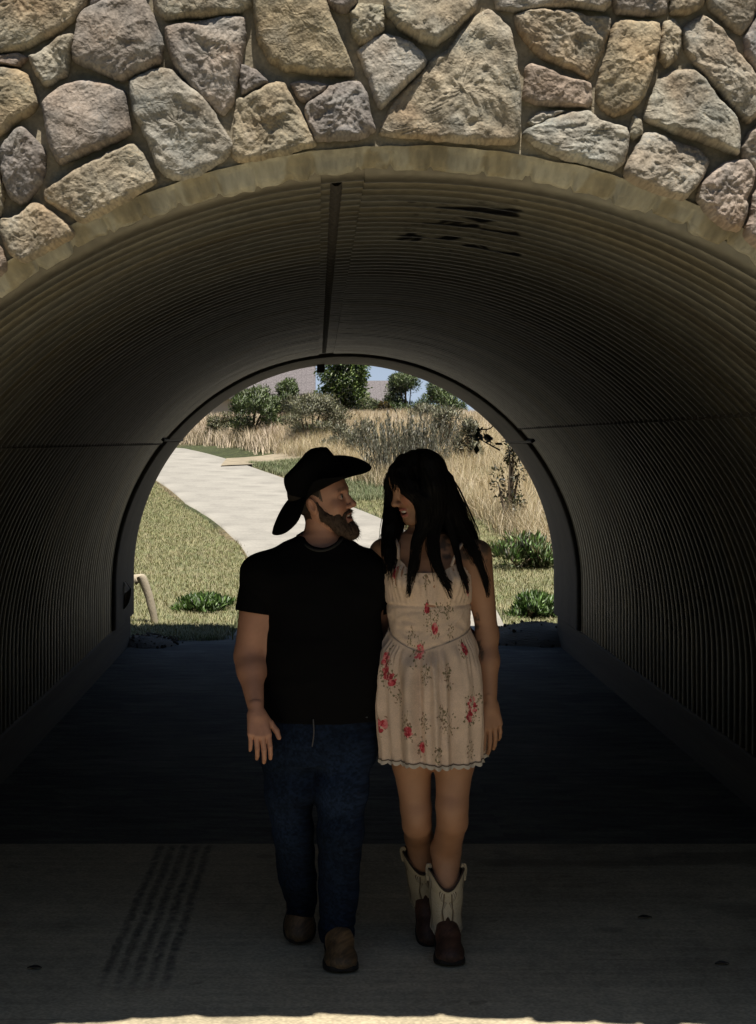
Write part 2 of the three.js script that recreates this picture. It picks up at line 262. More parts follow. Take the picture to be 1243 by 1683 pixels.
// ---------- the corrugated tunnel ----------
const TR = 1.95, Z0 = ZN + 0.06;
function prof(phi, R) { // point on the arch at angle phi (0 = right springing, PI = left), straight legs outside that range
  if (phi < 0) return [CX + R, SPR + phi * R, -1, 0]; if (phi > Math.PI) return [CX - R, SPR - (phi - Math.PI) * R, 1, 0];
  return [CX + R * Math.cos(phi), SPR + R * Math.sin(phi), -Math.cos(phi), -Math.sin(phi)];
}
const tunnel = thing('culvert_tunnel', 'corrugated metal arch tunnel the couple walk through, dark inside', 'tunnel', V(CX, 0, -ZN));
{
  const W = 2048, Hh = 1024, c = document.createElement('canvas'); c.width = W; c.height = Hh; const g = c.getContext('2d'), im = g.createImageData(W, Hh), R = rng(77);
  // u = depth into the tunnel (0..11 m), v = angle round the arch (-0.3..PI+0.3)
  for (let j = 0; j < Hh; j++) for (let i = 0; i < W; i++) {
    const z = 11 * i / W, a = 6.6 * j / Hh;
    let k = 1 + 0.16 * fbm(z * 1.5, a * 1.5, 2, 4) + 0.1 * fbm(z * 30, a * 2.2, 6, 3) + 0.08 * noise(z * 90, a * 60, 1);
    const rust = sstep(0.12, 0.42, fbm(z * 2.6, a * 0.9, 31, 5)), mud = sstep(0.05, 0.4, fbm(z * 7, a * 1.1, 51, 4));
    const o = (j * W + i) * 4; let r = 128, gg = 126, b = 116;
    r = lerp(r, 104, rust * 0.3); gg = lerp(gg, 94, rust * 0.3); b = lerp(b, 78, rust * 0.3); r = lerp(r, 140, mud * 0.4); gg = lerp(gg, 130, mud * 0.4); b = lerp(b, 104, mud * 0.4);
    im.data[o] = r * k; im.data[o + 1] = gg * k; im.data[o + 2] = b * k; im.data[o + 3] = 255;
  }
  g.putImageData(im, 0, 0);
  const q = (px, py) => { // photo pixel on the ceiling -> texture position, by meeting the arch
    let d = 5; for (let it = 0; it < 30; it++) { const x = (px - VX) * d / F - CX, h = SPR + Math.sqrt(Math.max(0.01, TR * TR - x * x)) - EYE; d = h * F / (VY - py); }
    const x = (px - VX) * d / F - CX, phi = Math.acos(clamp(x / TR, -1, 1)); return [(d - Z0) / 11 * W, (phi + 0.3) / (Math.PI + 0.6) * Hh];
  };
  // black spray paint right of the crown
  g.lineCap = 'round';
  const spray = (pts, w) => { for (let rep = 0; rep < 3; rep++) { g.strokeStyle = `rgba(10,10,11,${rep ? 0.3 : 0.75})`; g.lineWidth = w * (1 + rep * 0.5); g.beginPath(); pts.forEach((p, i) => { const [a, b] = q(p[0], p[1]); i ? g.lineTo(a, b) : g.moveTo(a, b); }); g.stroke(); } };
  for (const [x0, y0, x1, y1, n] of [[690, 318, 770, 322, 5], [730, 326, 850, 338, 7], [800, 326, 852, 330, 4], [690, 352, 780, 356, 5], [790, 362, 850, 372, 5], [670, 380, 760, 378, 4], [770, 390, 850, 408, 6], [735, 340, 850, 356, 5], [655, 372, 700, 374, 3]])
    for (let k = 0; k < n; k++) { const e = () => (R() - 0.5) * 5, f = (R() - 0.5) * 30; spray([[x0 + f + e(), y0 + e()], [lerp(x0, x1, 0.5) + e(), lerp(y0, y1, 0.5) + e()], [x1 + f * 0.3 + e(), y1 + e()]], 1.2 + 1.2 * R()); }
  for (let i = 0; i < 500; i++) { const [a, b] = q(670 + 190 * R(), 315 + 95 * R()); g.fillStyle = 'rgba(12,12,13,0.25)'; g.fillRect(a, b, 1 + R(), 1 + 2 * R()); }
  const t = new THREE.CanvasTexture(c); t.colorSpace = THREE.SRGBColorSpace; t.flipY = false; t.wrapS = t.wrapT = THREE.ClampToEdgeWrapping;
  const metal = std({ map: t, roughness: 0.52, metalness: 0.78, color: rgb(0.72, 0.73, 0.74) });
  const pitch = 0.125, Z1 = Z0 + 75 * pitch, per = 12, nz = Math.round((Z1 - Z0) / pitch * per), D = Math.PI / 180, legs = -(SPR - 0.25) / TR;
  const ribs = (d) => { const t = (d - Z0) / pitch, f = 2 * (t - Math.floor(t)) - 1; return 0.02 - 0.045 * Math.sqrt(Math.max(0, 1 - f * f * 0.985)); };
  const sections = [[Z0, Z1, 0, metal]];
  const plate = (p0, p1, lift0, name) => { for (const [za, zb, dl, mt] of sections) { const lift = lift0 + dl; part(name, gridGeo(Math.round((zb - za) / pitch * per), Math.max(8, Math.round((p1 - p0) * 26)), (u, v) => {
    const d = lerp(za, zb, u), phi = lerp(p0, p1, v), r = TR + ribs(d) - lift + 0.004 * fbm(d * 3, phi * 4, 5), [x, y] = prof(phi, r);
    return { p: V(x, y, -d), uv: [(d - Z0) / 11, (phi + 0.3) / (Math.PI + 0.6)] };
  }), mt, tunnel); } };
  plate(legs, 43 * D, 0, 'side_plate'); plate(42.3 * D, 93.2 * D, 0.007, 'crown_plate'); plate(92.8 * D, 97.2 * D, 0, 'crown_plate'); plate(96.8 * D, 142.5 * D, 0.007, 'crown_plate'); plate(141.8 * D, Math.PI - legs, 0, 'side_plate');
  // dark seam strip at the crown, dark seams on the flanks
  const dark = std({ color: rgb(0.035, 0.031, 0.027), roughness: 0.8 }), iron = std({ color: rgb(0.06, 0.05, 0.04), roughness: 0.6, metalness: 0.4 });
  const seam = (ph, w, z0, z1) => part('seam_strip', gridGeo(Math.round((z1 - z0) / pitch * per), 3, (u, v) => { const d = lerp(z0, z1, u), [x, y] = prof(ph * D + (v - 0.5) * w / TR, TR + ribs(d) * 0.8 - (v === 0 || v === 1 ? 0.005 : 0.016)); return { p: V(x, y, -d), uv: [u, v] }; }), dark, tunnel);
  seam(95.5, 0.034, Z0 + 0.1, 13.8); seam(42.6, 0.03, Z0 + 0.1, 14); seam(142.2, 0.03, Z0 + 0.1, 14);
  // smooth collar at the far mouth in three pieces with open joints, and its inner lip
  const tc = tex(512, 512, (u, v) => { const n = 1 + 0.2 * tfbm(u, v, 5, 5, 3) + 0.12 * tfbm(u * 1, v, 60, 2, 8); return [84 * n, 77 * n, 66 * n]; });
  const cm = std({ map: tc, roughness: 0.85 }), RC = 1.895, lc = -SPR / RC;
  const collar = (p0, p1) => part('collar', gridGeo(24, 40, (u, v) => {
    const phi = lerp(p0, p1, v), s = [[13.98, 0.12], [13.98, 0.0], [15.4, 0.0], [15.4, 0.12]], k = u < 0.2 ? 0 : u < 0.8 ? 1 : 2, f = k === 0 ? u / 0.2 : k === 1 ? (u - 0.2) / 0.6 : (u - 0.8) / 0.2;
    const d = lerp(s[k][0], s[k + 1][0], f), [x, y] = prof(phi, RC + lerp(s[k][1], s[k + 1][1], f)); return { p: V(x, y, -d), uv: [d * 0.7, phi] };
  }), cm, tunnel);
  collar(lc + 0.14, 38.5 * D); collar(39.3 * D, 140.2 * D); collar(141 * D, Math.PI - lc - 0.14);
  for (const ph of [38.9, 140.6]) { const [x, y] = prof(ph * D, RC + 0.03); part('collar_joint', new RoundedBoxGeometry(0.06, 0.025, 1.9, 2, 0.008).rotateZ(ph * D).translate(x, y, -14.6), dark, tunnel); }
  part('hanging_strip', new RoundedBoxGeometry(0.07, 0.2, 0.05, 2, 0.012).translate(0.03, 2.53, -15.2), dark, tunnel, 'dark strip hanging from the crown at the far mouth');
  const foot = (x) => part('footing', new RoundedBoxGeometry(0.36, 0.3, 10.7, 2, 0.02).translate(x, 0.105, -10.0), cm, tunnel);
  foot(CX - TR - 0.15); foot(CX + TR + 0.15);
}

// ---------- embankment over the tunnel ----------
{
  const b = (w, h, l, x, y, z) => new THREE.BoxGeometry(w, h, l, 6, 2, 6).translate(x, y, z), zc = -(ZN + 0.34 + 15.3) / 2, L = 15.3 - ZN - 0.34;
  const g = merge([b(16, 4.2, L, CX - 10.2, 2.0, zc), b(16, 4.2, L, CX + 10.2, 2.0, zc), b(4.4, 1.2, L, CX, 3.5, zc)]);
  struct('embankment', g, std({ color: rgb(0.2, 0.16, 0.1), roughness: 1 }));
}

// ---------- stones ----------
const STONES = [];
const st = (pts, col, d = 0.026, rough = 1) => STONES.push({ pts: pts.trim().split(/\s+/).map((s) => s.split(',').map(Number)), col, d, rough });
const TAN = [176, 156, 118], GREY = [170, 163, 146], PINK = [156, 136, 124], MAUVE = [132, 116, 114], GOLD = [186, 160, 108], SAND = [182, 166, 134], PALE = [190, 182, 166];
st('-60,-60 150,-60 145,2 128,27 84,60 70,66 40,82 0,90 -60,92', TAN, 0.03, 1.5);
st('156,-60 205,-60 203,-8 172,9 150,15', MAUVE, 0.02);
st('-60,98 -10,97 30,88 44,96 30,112 0,106 -60,106', MAUVE, 0.02);
st('50,95 62,92 100,62 120,58 122,70 112,105 108,122 78,142 62,125 53,103', SAND, 0.022);
st('133,24 169,3 203,-4 240,2 254,34 268,78 263,102 210,130 203,134 162,118 121,98 125,60', PINK, 0.03, 1.2);
st('250,-60 258,12 270,30 277,34 325,29 395,22 415,8 420,-60', TAN, 0.028);
st('272,44 338,38 365,30 402,30 400,78 392,118 385,169 368,189 355,182 314,142 290,111 280,84', [178, 162, 148], 0.024, 1.3);
st('-60,112 0,113 42,122 64,172 55,185 22,205 8,222 -60,236', GOLD, 0.026);
st('72,170 100,143 142,134 182,142 204,153 210,190 219,219 170,243 101,270 94,262 77,216', PINK, 0.034, 0.8);
st('215,134 250,118 280,115 304,139 338,169 358,199 375,223 386,243 368,264 324,287 300,296 274,290 257,270 243,230 223,189 217,159', GREY, 0.034, 1.2);
st('24,222 38,210 58,232 75,251 76,272 64,305 48,331 34,334 14,320 5,287 5,243', MAUVE, 0.026, 1.5);
st('73,315 128,281 182,251 219,238 237,257 250,281 257,300 219,324 162,355 139,366 100,345 76,326', [184, 160, 124], 0.03, 1.5);
st('-2,362 34,356 50,336 68,337 88,352 119,380 115,389 78,411 41,429 17,415 5,388', TAN, 0.024);
st('-60,380 -6,394 11,430 10,445 -5,454 -60,490', PINK, 0.024);
st('-60,250 -6,240 0,285 6,320 5,345 -10,372 -60,366', SAND, 0.022);
st('396,106 421,120 440,136 421,146 398,158', MAUVE, 0.016, 1.4);
st('390,165 410,160 455,137 468,138 485,175 515,225 517,240 480,250 430,262 395,268 383,255 386,205', [186, 164, 122], 0.028, 1.4);
st('418,10 421,-60 517,-60 542,25 559,64 577,106 582,122 566,126 520,122 471,115 442,99 425,67', [190, 168, 118], 0.036, 0.7);
st('525,-60 590,-60 586,5 575,18 560,20 540,8', MAUVE, 0.02);
st('576,25 590,8 609,10 627,10 632,21 630,50 612,64 591,74 579,53', TAN, 0.02, 1.3);
st('633,8 640,-60 805,-60 778,20 747,50 719,75 690,69 655,46 637,25', [172, 156, 122], 0.032, 1.4);
st('588,85 612,65 641,60 673,71 701,99 699,110 662,142 627,178 621,173 609,131', PALE, 0.026, 0.8);
st('503,175 540,150 541,145 566,138 591,137 602,156 607,190 617,214 600,227 552,230 520,232 508,205', MAUVE, 0.028, 1.8);
st('480,138 498,135 540,141 534,150 503,168 490,160', PINK, 0.012);
st('626,222 630,205 646,170 683,134 708,102 733,88 745,72 756,56 782,28 800,18 818,28 838,52 847,102 853,170 854,221 846,238 760,234 690,228', [180, 160, 128], 0.03, 1.7);
st('812,-60 1000,-60 1002,10 990,20 950,12 905,17 850,20 815,16', PALE, 0.026, 1.4);
st('1003,-60 1106,-60 1093,20 1075,25 1010,24', PINK, 0.024);
st('1112,-60 1155,-60 1154,8 1135,22 1099,25', TAN, 0.024);
st('1157,-60 1300,-60 1262,-20 1243,10 1232,40 1218,57 1195,42 1165,15', GREY, 0.028, 0.8);
st('847,28 862,20 930,20 965,30 1001,30 1001,50 993,72 983,95 966,131 943,115 890,95 868,75 852,50', TAN, 0.03, 1.5);
st('866,112 875,107 930,130 969,137 969,170 962,176 920,174 880,172 861,163', [182, 152, 130], 0.024, 1.1);
st('1007,45 1020,36 1083,40 1082,75 1072,110 1060,150 1050,172 1030,185 1010,192 990,180 980,160 985,130 997,95', GOLD, 0.03, 1.3);
st('1089,40 1108,35 1118,55 1112,95 1094,110 1084,96', TAN, 0.018, 1.3);
st('1122,50 1140,35 1155,26 1180,45 1195,65 1213,95 1240,130 1252,180 1240,190 1227,204 1205,185 1180,150 1145,110 1126,85', [182, 166, 138], 0.032, 1.5);
st('1060,200 1058,190 1075,150 1085,132 1105,118 1140,118 1158,135 1175,165 1205,190 1213,215 1210,255 1195,250 1150,232 1100,215', [180, 172, 150], 0.034, 1.2);
st('860,222 870,212 925,190 965,185 985,200 1028,212 1030,235 1024,268 1005,281 985,276 960,268 920,258 880,240', PALE, 0.028, 1.5);
st('868,200 885,185 930,183 915,191 880,207', GREY, 0.01);
st('1035,222 1040,192 1053,197 1054,220 1041,228', SAND, 0.014);
st('1030,275 1045,245 1060,222 1075,220 1110,235 1145,245 1165,265 1155,290 1138,310 1122,328 1090,318 1050,303 1028,293', [184, 166, 140], 0.032, 1.8);
st('1145,330 1152,305 1167,285 1192,268 1225,265 1238,285 1233,310 1223,330 1226,350 1213,380 1195,374 1165,353', [190, 164, 148], 0.032, 1.7);
st('1217,250 1227,225 1250,204 1300,190 1300,280 1262,300 1246,288 1224,262', [178, 158, 136], 0.026, 1.3);
st('1235,330 1250,308 1300,292 1300,430 1262,416 1222,384 1232,354', [186, 158, 142], 0.026, 1.3);
st('1222,62 1236,44 1250,18 1300,-30 1300,170 1262,178 1252,130 1228,92', MAUVE, 0.024, 1.2);

const headwall = thing('stone_headwall', 'rubble stone wall of tan, grey and mauve stones arching over the near tunnel mouth', 'stone wall', V(CX, 0, -ZN));
const LIP = 1.997;
const stoneBump = tex(512, 512, (u, v) => { const n = 128 + 70 * tfbm(u, v, 10, 5, 2) + 50 * tfbm(u, v, 70, 3, 6) - 60 * Math.max(0, 0.1 - Math.abs(tfbm(u, v, 7, 4, 12))) * 8; return [n, n, n]; }, false);
stoneBump.repeat.set(2.6, 2.6);
const stoneGrain = tex(512, 512, (u, v) => { const n = 232 + 50 * tfbm(u, v, 12, 5, 40) + 60 * tfbm(u, v, 90, 2, 43), w = 14 * tfbm(u, v, 5, 3, 47); return [n + w, n, n - w]; });
stoneGrain.repeat.set(2.2, 2.2);
const stoneMat = std({ map: stoneGrain, vertexColors: true, bumpMap: stoneBump, bumpScale: 0.006, roughness: 0.95 });
function stoneGeo(poly, col, depth, rough, seed, N = 84, RN = 20) { // poly in metres on the wall plane
  const R = rng(seed * 977 + 5), n = poly.length;
  let pts = poly.map((p) => p.slice());
  for (let it = 0; it < 2; it++) { const f = it ? 0.22 : 0.1; pts = pts.flatMap((p, i) => { const q = pts[(i + 1) % pts.length]; return [[lerp(p[0], q[0], f), lerp(p[1], q[1], f)], [lerp(p[0], q[0], 1 - f), lerp(p[1], q[1], 1 - f)]]; }); }
  let per = 0; const seg = pts.map((p, i) => { const q = pts[(i + 1) % pts.length]; return Math.hypot(q[0] - p[0], q[1] - p[1]); }); seg.forEach((s) => per += s);
  const bd = []; let k = 0, acc = 0;
  for (let i = 0; i < N; i++) { const s = per * i / N; while (acc + seg[k] < s) { acc += seg[k]; k++; } const t = (s - acc) / seg[k], p = pts[k], q = pts[(k + 1) % pts.length]; bd.push([lerp(p[0], q[0], t), lerp(p[1], q[1], t)]); }
  const c = bd.reduce((a, p) => [a[0] + p[0] / N, a[1] + p[1] / N], [0, 0]);
  for (const p of bd) { const j = 0.0055 + 0.0045 * fbm(p[0] * 22, p[1] * 22, seed, 3) + 0.0025 * noise(p[0] * 90, p[1] * 90, seed), l = Math.hypot(p[0] - c[0], p[1] - c[1]); p[0] += (p[0] - c[0]) / l * j; p[1] += (p[1] - c[1]) / l * j; }
  let size = 0; bd.forEach((p) => size = Math.max(size, Math.hypot(p[0] - c[0], p[1] - c[1])));
  const facets = []; for (let i = 0; i < 9; i++) { const a = R() * 6.28, g = 0.03 + 0.16 * R(); facets.push([Math.cos(a) * g, Math.sin(a) * g, depth * (1.1 + 0.5 * R()) + 0.014, (R() - 0.5) * size, (R() - 0.5) * size]); }
  const tx = (R() - 0.5) * 0.12, ty = (R() - 0.5) * 0.12 - 0.03, off = seed * 13.7, grainA = R() * 3.1, ca = Math.cos(grainA), sa = Math.sin(grainA);
  const surf = (x, y, e) => {
    let h = 1; for (const f of facets) h = smin(h, f[2] + f[0] * (x - c[0] - f[3]) + f[1] * (y - c[1] - f[4]), 0.004);
    h += tx * (x - c[0]) + ty * (y - c[1]);
    const u = (x * ca + y * sa), v = (y * ca - x * sa) * 2.1;
    const w = fbm(x * 14, y * 14, off, 3), st = fbm(u * 13 + w * 1.4, v * 9, off + 3, 4) * 4.2, terr = (Math.floor(st) + sstep(0.25, 0.75, st - Math.floor(st))) / 4.2;
    h += rough * 0.85 * (0.013 * terr + 0.0035 * ridge(u * 22, v * 18, off + 9, 3) + 0.0022 * noise(x * 120, y * 120, off));
    const round = 1 - Math.exp(-e / 0.0048);
    return Math.max(0.004, h) * round;
  };
  const base = new THREE.Color().copy(lin(...col)).lerp(rgb(0.4, 0.36, 0.3), 0.5), wk = [R() - 0.5, R() - 0.5];
  return gridGeo(N, RN + 2, (u, v, i, j) => {
    const b = bd[i % N]; let s, z, x, y;
    if (j < 2) { s = j === 0 ? 0.985 : 1; x = c[0] + (b[0] - c[0]) * s; y = c[1] + (b[1] - c[1]) * s; z = j === 0 ? -0.03 : 0.0; }
    else { const q = (j - 2) / RN, t = Math.pow(q, 1.45); s = 1 - t; x = c[0] + (b[0] - c[0]) * s; y = c[1] + (b[1] - c[1]) * s; const e = t * Math.hypot(b[0] - c[0], b[1] - c[1]); z = surf(x, y, e + 0.0008); }
    const m = 0.92 + 0.34 * fbm(x * 9, y * 9, off + 20, 4) + 0.16 * noise(x * 60, y * 60, off), iron = sstep(0.08, 0.4, fbm(x * 6 + 3, y * 6, off + 31, 4)), lich = sstep(0.16, 0.36, fbm(x * 11, y * 11, off + 45, 4));
    const cc = base.clone().multiplyScalar(m * 1.0); cc.r *= 1 + 0.06 * wk[0]; cc.lerp(rgb(0.36, 0.22, 0.11), iron * 0.28); cc.lerp(rgb(0.42, 0.4, 0.35), lich * 0.3);
    return { p: V(x, y, z), uv: [x + off, y + off * 0.3], c: cc };
  }, { closeU: true });
}
{
  const S = ZN / F, toW = (p) => [(p[0] - VX) * S, EYE + (VY - p[1]) * S];
  const all = STONES.map((s) => ({ ...s, pts: s.pts.map(toW) }));
  // stones outside the photograph, so that the wall goes on: a Voronoi field cut back to the traced part and the arch
  const R = rng(404), seeds = [], X0 = -3.6, X1 = 4.1, Y1 = 4.3, [tx0, ty1] = toW([-66, -66]), tx1 = toW([1306, 0])[0];
  for (let gy = 0; gy < 17; gy++) for (let gx = 0; gx < 30; gx++) seeds.push([X0 + (gx + 0.5 + (R() - 0.5) * 0.75) * 0.262, 0.02 + (gy + 0.5 + (R() - 0.5) * 0.75) * 0.255]);
  const clip = (poly, nx, ny, c) => { const o = []; poly.forEach((p, i) => { const q = poly[(i + 1) % poly.length], a = p[0] * nx + p[1] * ny - c, b = q[0] * nx + q[1] * ny - c; if (a <= 0) o.push(p); if ((a < 0) !== (b < 0)) { const t = a / (a - b); o.push([lerp(p[0], q[0], t), lerp(p[1], q[1], t)]); } }); return o; };
  const pal = [TAN, GREY, PINK, MAUVE, GOLD, SAND, PALE];
  for (const s of seeds) {
    const r = Math.hypot(s[0] - CX, s[1] - SPR), inArch = s[1] < SPR ? Math.abs(s[0] - CX) < LIP + 0.06 : r < LIP + 0.06, [cx, cy] = s;
    const inTrace = cx > tx0 && cx < tx1 && cy < ty1;
    if (inArch || inTrace || cy > Y1 - 0.1) continue;
    let poly = [[cx - 0.5, cy - 0.5], [cx + 0.5, cy - 0.5], [cx + 0.5, cy + 0.5], [cx - 0.5, cy + 0.5]];
    for (const q of seeds) { const dx = q[0] - cx, dy = q[1] - cy, l = Math.hypot(dx, dy); if (l < 1e-6 || l > 0.9) continue; const nx = dx / l, ny = dy / l; poly = clip(poly, nx, ny, (cx + q[0]) / 2 * nx + (cy + q[1]) / 2 * ny - 0.011); }
    const ax = s[0] - CX, ay = Math.max(0, s[1] - SPR), al = Math.hypot(ax, ay) || 1; poly = clip(poly, -ax / al, -ay / al, -(CX * ax + SPR * ay) / al - LIP);
    if (cy >= ty1) poly = clip(poly, 0, -1, -ty1); else if (cx <= tx0) poly = clip(poly, 1, 0, tx0); else poly = clip(poly, -1, 0, -tx1);
    poly = clip(poly, 0, -1, -0.02); poly = clip(poly, 0, 1, Y1);
    if (poly.length < 3) continue;
    all.push({ pts: poly, col: pal[Math.floor(R() * 7)], d: 0.022 + 0.012 * R(), rough: 1.2, out: true });
  }
  all.forEach((s, i) => {
    const g = stoneGeo(s.pts, s.col, s.d, s.rough, i + 1, s.out ? 40 : 92, s.out ? 7 : 24); g.translate(0, 0, -ZN);
    part(i ? `stone_${String(i).padStart(3, '0')}` : 'stone', g, stoneMat, headwall);
  });
  // mortar bed behind the stones, and the smeared soffit ring under them
  const tm = tex(512, 512, (u, v) => { const n = 1 + 0.22 * tfbm(u, v, 8, 5, 61) + 0.14 * tfbm(u, v, 90, 2, 64); return [146 * n, 136 * n, 116 * n]; }); tm.repeat.set(1.5, 1.5);
  const mm = std({ map: tm, bumpMap: stoneBump, bumpScale: 0.004, roughness: 1 });
  part('mortar', gridGeo(260, 70, (u, v) => {
    const ang = lerp(-0.32, Math.PI + 0.32, u), r = LIP + 0.0 + 3.6 * Math.pow(v, 1.5), [x, y] = prof(ang, r);
    return { p: V(x, Math.max(y, -0.05), -ZN - 0.004 + 0.006 * fbm(x * 9, y * 9, 2, 4) + 0.003 * noise(x * 40, y * 40, 1)), uv: [x, y] };
  }, { flip: true }), mm, headwall);
  part('core', merge([new THREE.BoxGeometry(8, 4.3, 0.3).translate(CX - 6.15, 2.1, -ZN - 0.17), new THREE.BoxGeometry(8, 4.3, 0.3).translate(CX + 6.15, 2.1, -ZN - 0.17), new THREE.BoxGeometry(4.4, 1.55, 0.26).translate(CX, 3.5, -ZN - 0.16)]), mm, headwall);
  const R2 = rng(8); const chunks = []; for (let i = 0; i < 60; i++) chunks.push([Math.PI * R2(), 0.03 + 0.06 * R2(), R2(), R2()]);
  const tmx = tex(512, 512, (u, v) => { const n = 1 + 0.2 * tfbm(u, v, 6, 5, 81) + 0.2 * tfbm(u, v * 0.5, 50, 3, 84), s = sstep(0.1, 0.35, tfbm(u, v, 9, 4, 88)); return [lerp(162, 146, s) * n, lerp(158, 138, s) * n, lerp(142, 116, s) * n]; });
  tmx.repeat.set(1.2, 1.2);
  part('soffit_ring', gridGeo(1100, 22, (u, v) => {
    const ang = lerp(-0.3, Math.PI + 0.3, u); let r = lerp(LIP, TR - 0.004, sstep(0.0, 0.75, v)) + 0.005 * fbm(ang * 30, v * 5, 4, 3); const d = lerp(ZN - 0.005, ZN + 0.075, v); { const q = ang * 17 + 0.35 * noise(ang * 9, 2, 5), cell = Math.floor(q), fr = q - cell; r += (0.01 * (hash(cell, 3, 7) - 0.5) + (fr < 0.07 || fr > 0.95 ? 0.01 : 0) + 0.006 * noise(ang * 60, d * 40, 3)) * sstep(0.22, 0.34, v) * sstep(0.97, 0.9, v); }
    for (const c of chunks) { const w = sstep(c[1], c[1] * 0.75, Math.abs(ang - c[0])) * sstep(0.25 + 0.2 * c[2], 0.35 + 0.2 * c[2], v) * sstep(1.0, 0.92, v); r -= 0.003 * w * (0.5 + 0.5 * c[3]); }
    if (v > 0.93) r += (v - 0.93) * 0.6;
    const [x, y] = prof(ang, r); return { p: V(x, y, -d), uv: [ang * 2, d] };
  }), std({ map: tmx, bumpMap: stoneBump, bumpScale: 0.004, roughness: 1 }), headwall);
}
// far headwall, seen only as the edge of the far mouth
{
  const fw = thing('far_headwall', 'concrete end wall round the far tunnel mouth', 'wall', V(CX, 0, -15.4));
  part('wall_face', gridGeo(80, 8, (u, v) => { const [x, y] = prof(lerp(-0.33, Math.PI + 0.33, u), 1.99 + 3.2 * v); return { p: V(x, Math.min(Math.max(y, -0.05), 4.1), -15.37), uv: [x, y] }; }), std({ map: concreteBump, color: rgb(0.6, 0.55, 0.45) }), fw);
}

// ---------- people ----------
const cell = { body: 0.0085, head: 0.0036, hand: 0.003 };
function basis(o, fwd, up) { const z = fwd.clone().normalize(), x = up.clone().cross(z).normalize(), y = z.clone().cross(x); return new THREE.Matrix4().makeBasis(x, y, z).setPosition(o); }
const inLocal = (M, f) => { const e = M.clone().invert().elements; return (x, y, z) => f(e[0] * x + e[4] * y + e[8] * z + e[12], e[1] * x + e[5] * y + e[9] * z + e[13], e[2] * x + e[6] * y + e[10] * z + e[14]); };
// head in its own frame: origin between the ears, z forward, y up, x to the person's left
function facePrims(o) {
  const w = o.w ?? 1, p = [
    ell(V(0, 0.045, -0.012), [0.075 * w, 0.083, 0.095]), ell(V(0, -0.012, 0.034), [0.063 * w, 0.084, 0.057], 0.03), ell(V(0, 0.055, 0.045), [0.058 * w, 0.05, 0.045], 0.03),
    cone(V(0, -0.05, 0.02), V(0, -0.088, 0.058), 0.045, 0.026 * w, 0.03),
    ...[-1, 1].flatMap((s) => [cone(V(s * 0.05 * w, -0.03, 0.0), V(s * 0.018 * w, -0.092, 0.06), 0.02, 0.018, 0.03), ell(V(s * 0.038 * w, -0.022, 0.064), [0.024, 0.023, 0.02], 0.024),
      cone(V(s * 0.012, 0.033, 0.085), V(s * 0.042, 0.031, 0.067), 0.011 * o.brow, 0.01 * o.brow, 0.018)]),
    cone(V(0, -0.098, 0.068), V(0, -0.094, 0.074), 0.017 * w, 0.014 * w, 0.016),
    ...[-1, 1].map((s) => cut(ell(V(s * 0.032, 0.013, 0.097), [0.019, 0.012, 0.018], 0.012))),
    cone(V(0, 0.024, 0.086), V(0, -0.02, 0.107), 0.0085, 0.0105 * w, 0.012), ell(V(0, -0.024, 0.11), [0.0125 * w, 0.0105, 0.012], 0.008),
    ...[-1, 1].map((s) => ell(V(s * 0.0125 * w, -0.029, 0.1), [0.008, 0.008, 0.011], 0.007)),
    ...[-1, 1].map((s) => ell(V(s * 0.031, 0.012, 0.0755), [0.0145, 0.0125, 0.014], 0.004)),
    ...[-1, 1].map((s) => cut(ell(V(s * 0.031, 0.0105, 0.0925), [0.0125, 0.0024, 0.011], 0.002))),
    ...[-1, 1].flatMap((s) => [cone(V(0, -0.053, 0.0915), V(s * 0.017, -0.054, 0.085), 0.0062, 0.0048, 0.006), cone(V(s * 0.017, -0.054, 0.085), V(s * 0.027, -0.05, 0.076), 0.0048, 0.003, 0.006),
      cone(V(0, -0.074, 0.0885), V(s * 0.015, -0.071, 0.084), 0.0066, 0.0052, 0.006), cone(V(s * 0.015, -0.071, 0.084), V(s * 0.027, -0.05, 0.076), 0.0052, 0.003, 0.006)]),
    cut(ell(V(0, -0.063, 0.092), [0.021, 0.0068, 0.02], 0.003)), cut(cone(V(0.021, -0.056, 0.088), V(0.006, -0.063, 0.09), 0.002, 0.004, 0.003)), cut(cone(V(-0.021, -0.056, 0.088), V(-0.006, -0.063, 0.09), 0.002, 0.004, 0.003)),
  ];
  for (const s of [-1, 1]) { const q = new THREE.Quaternion().setFromEuler(new THREE.Euler(-0.15, s * 0.35, s * -0.12)); p.push(ell(V(s * 0.079 * w, 0.003, -0.012), [0.009, 0.033, 0.021], 0.006, q), cut(ell(V(s * 0.09 * w, 0.004, -0.007), [0.011, 0.02, 0.01], 0.004, q))); }
  p.push(cone(V(0, -0.02, -0.018), V(0, -0.13, -0.03), o.neck, o.neck, 0.03));
  return p;
}
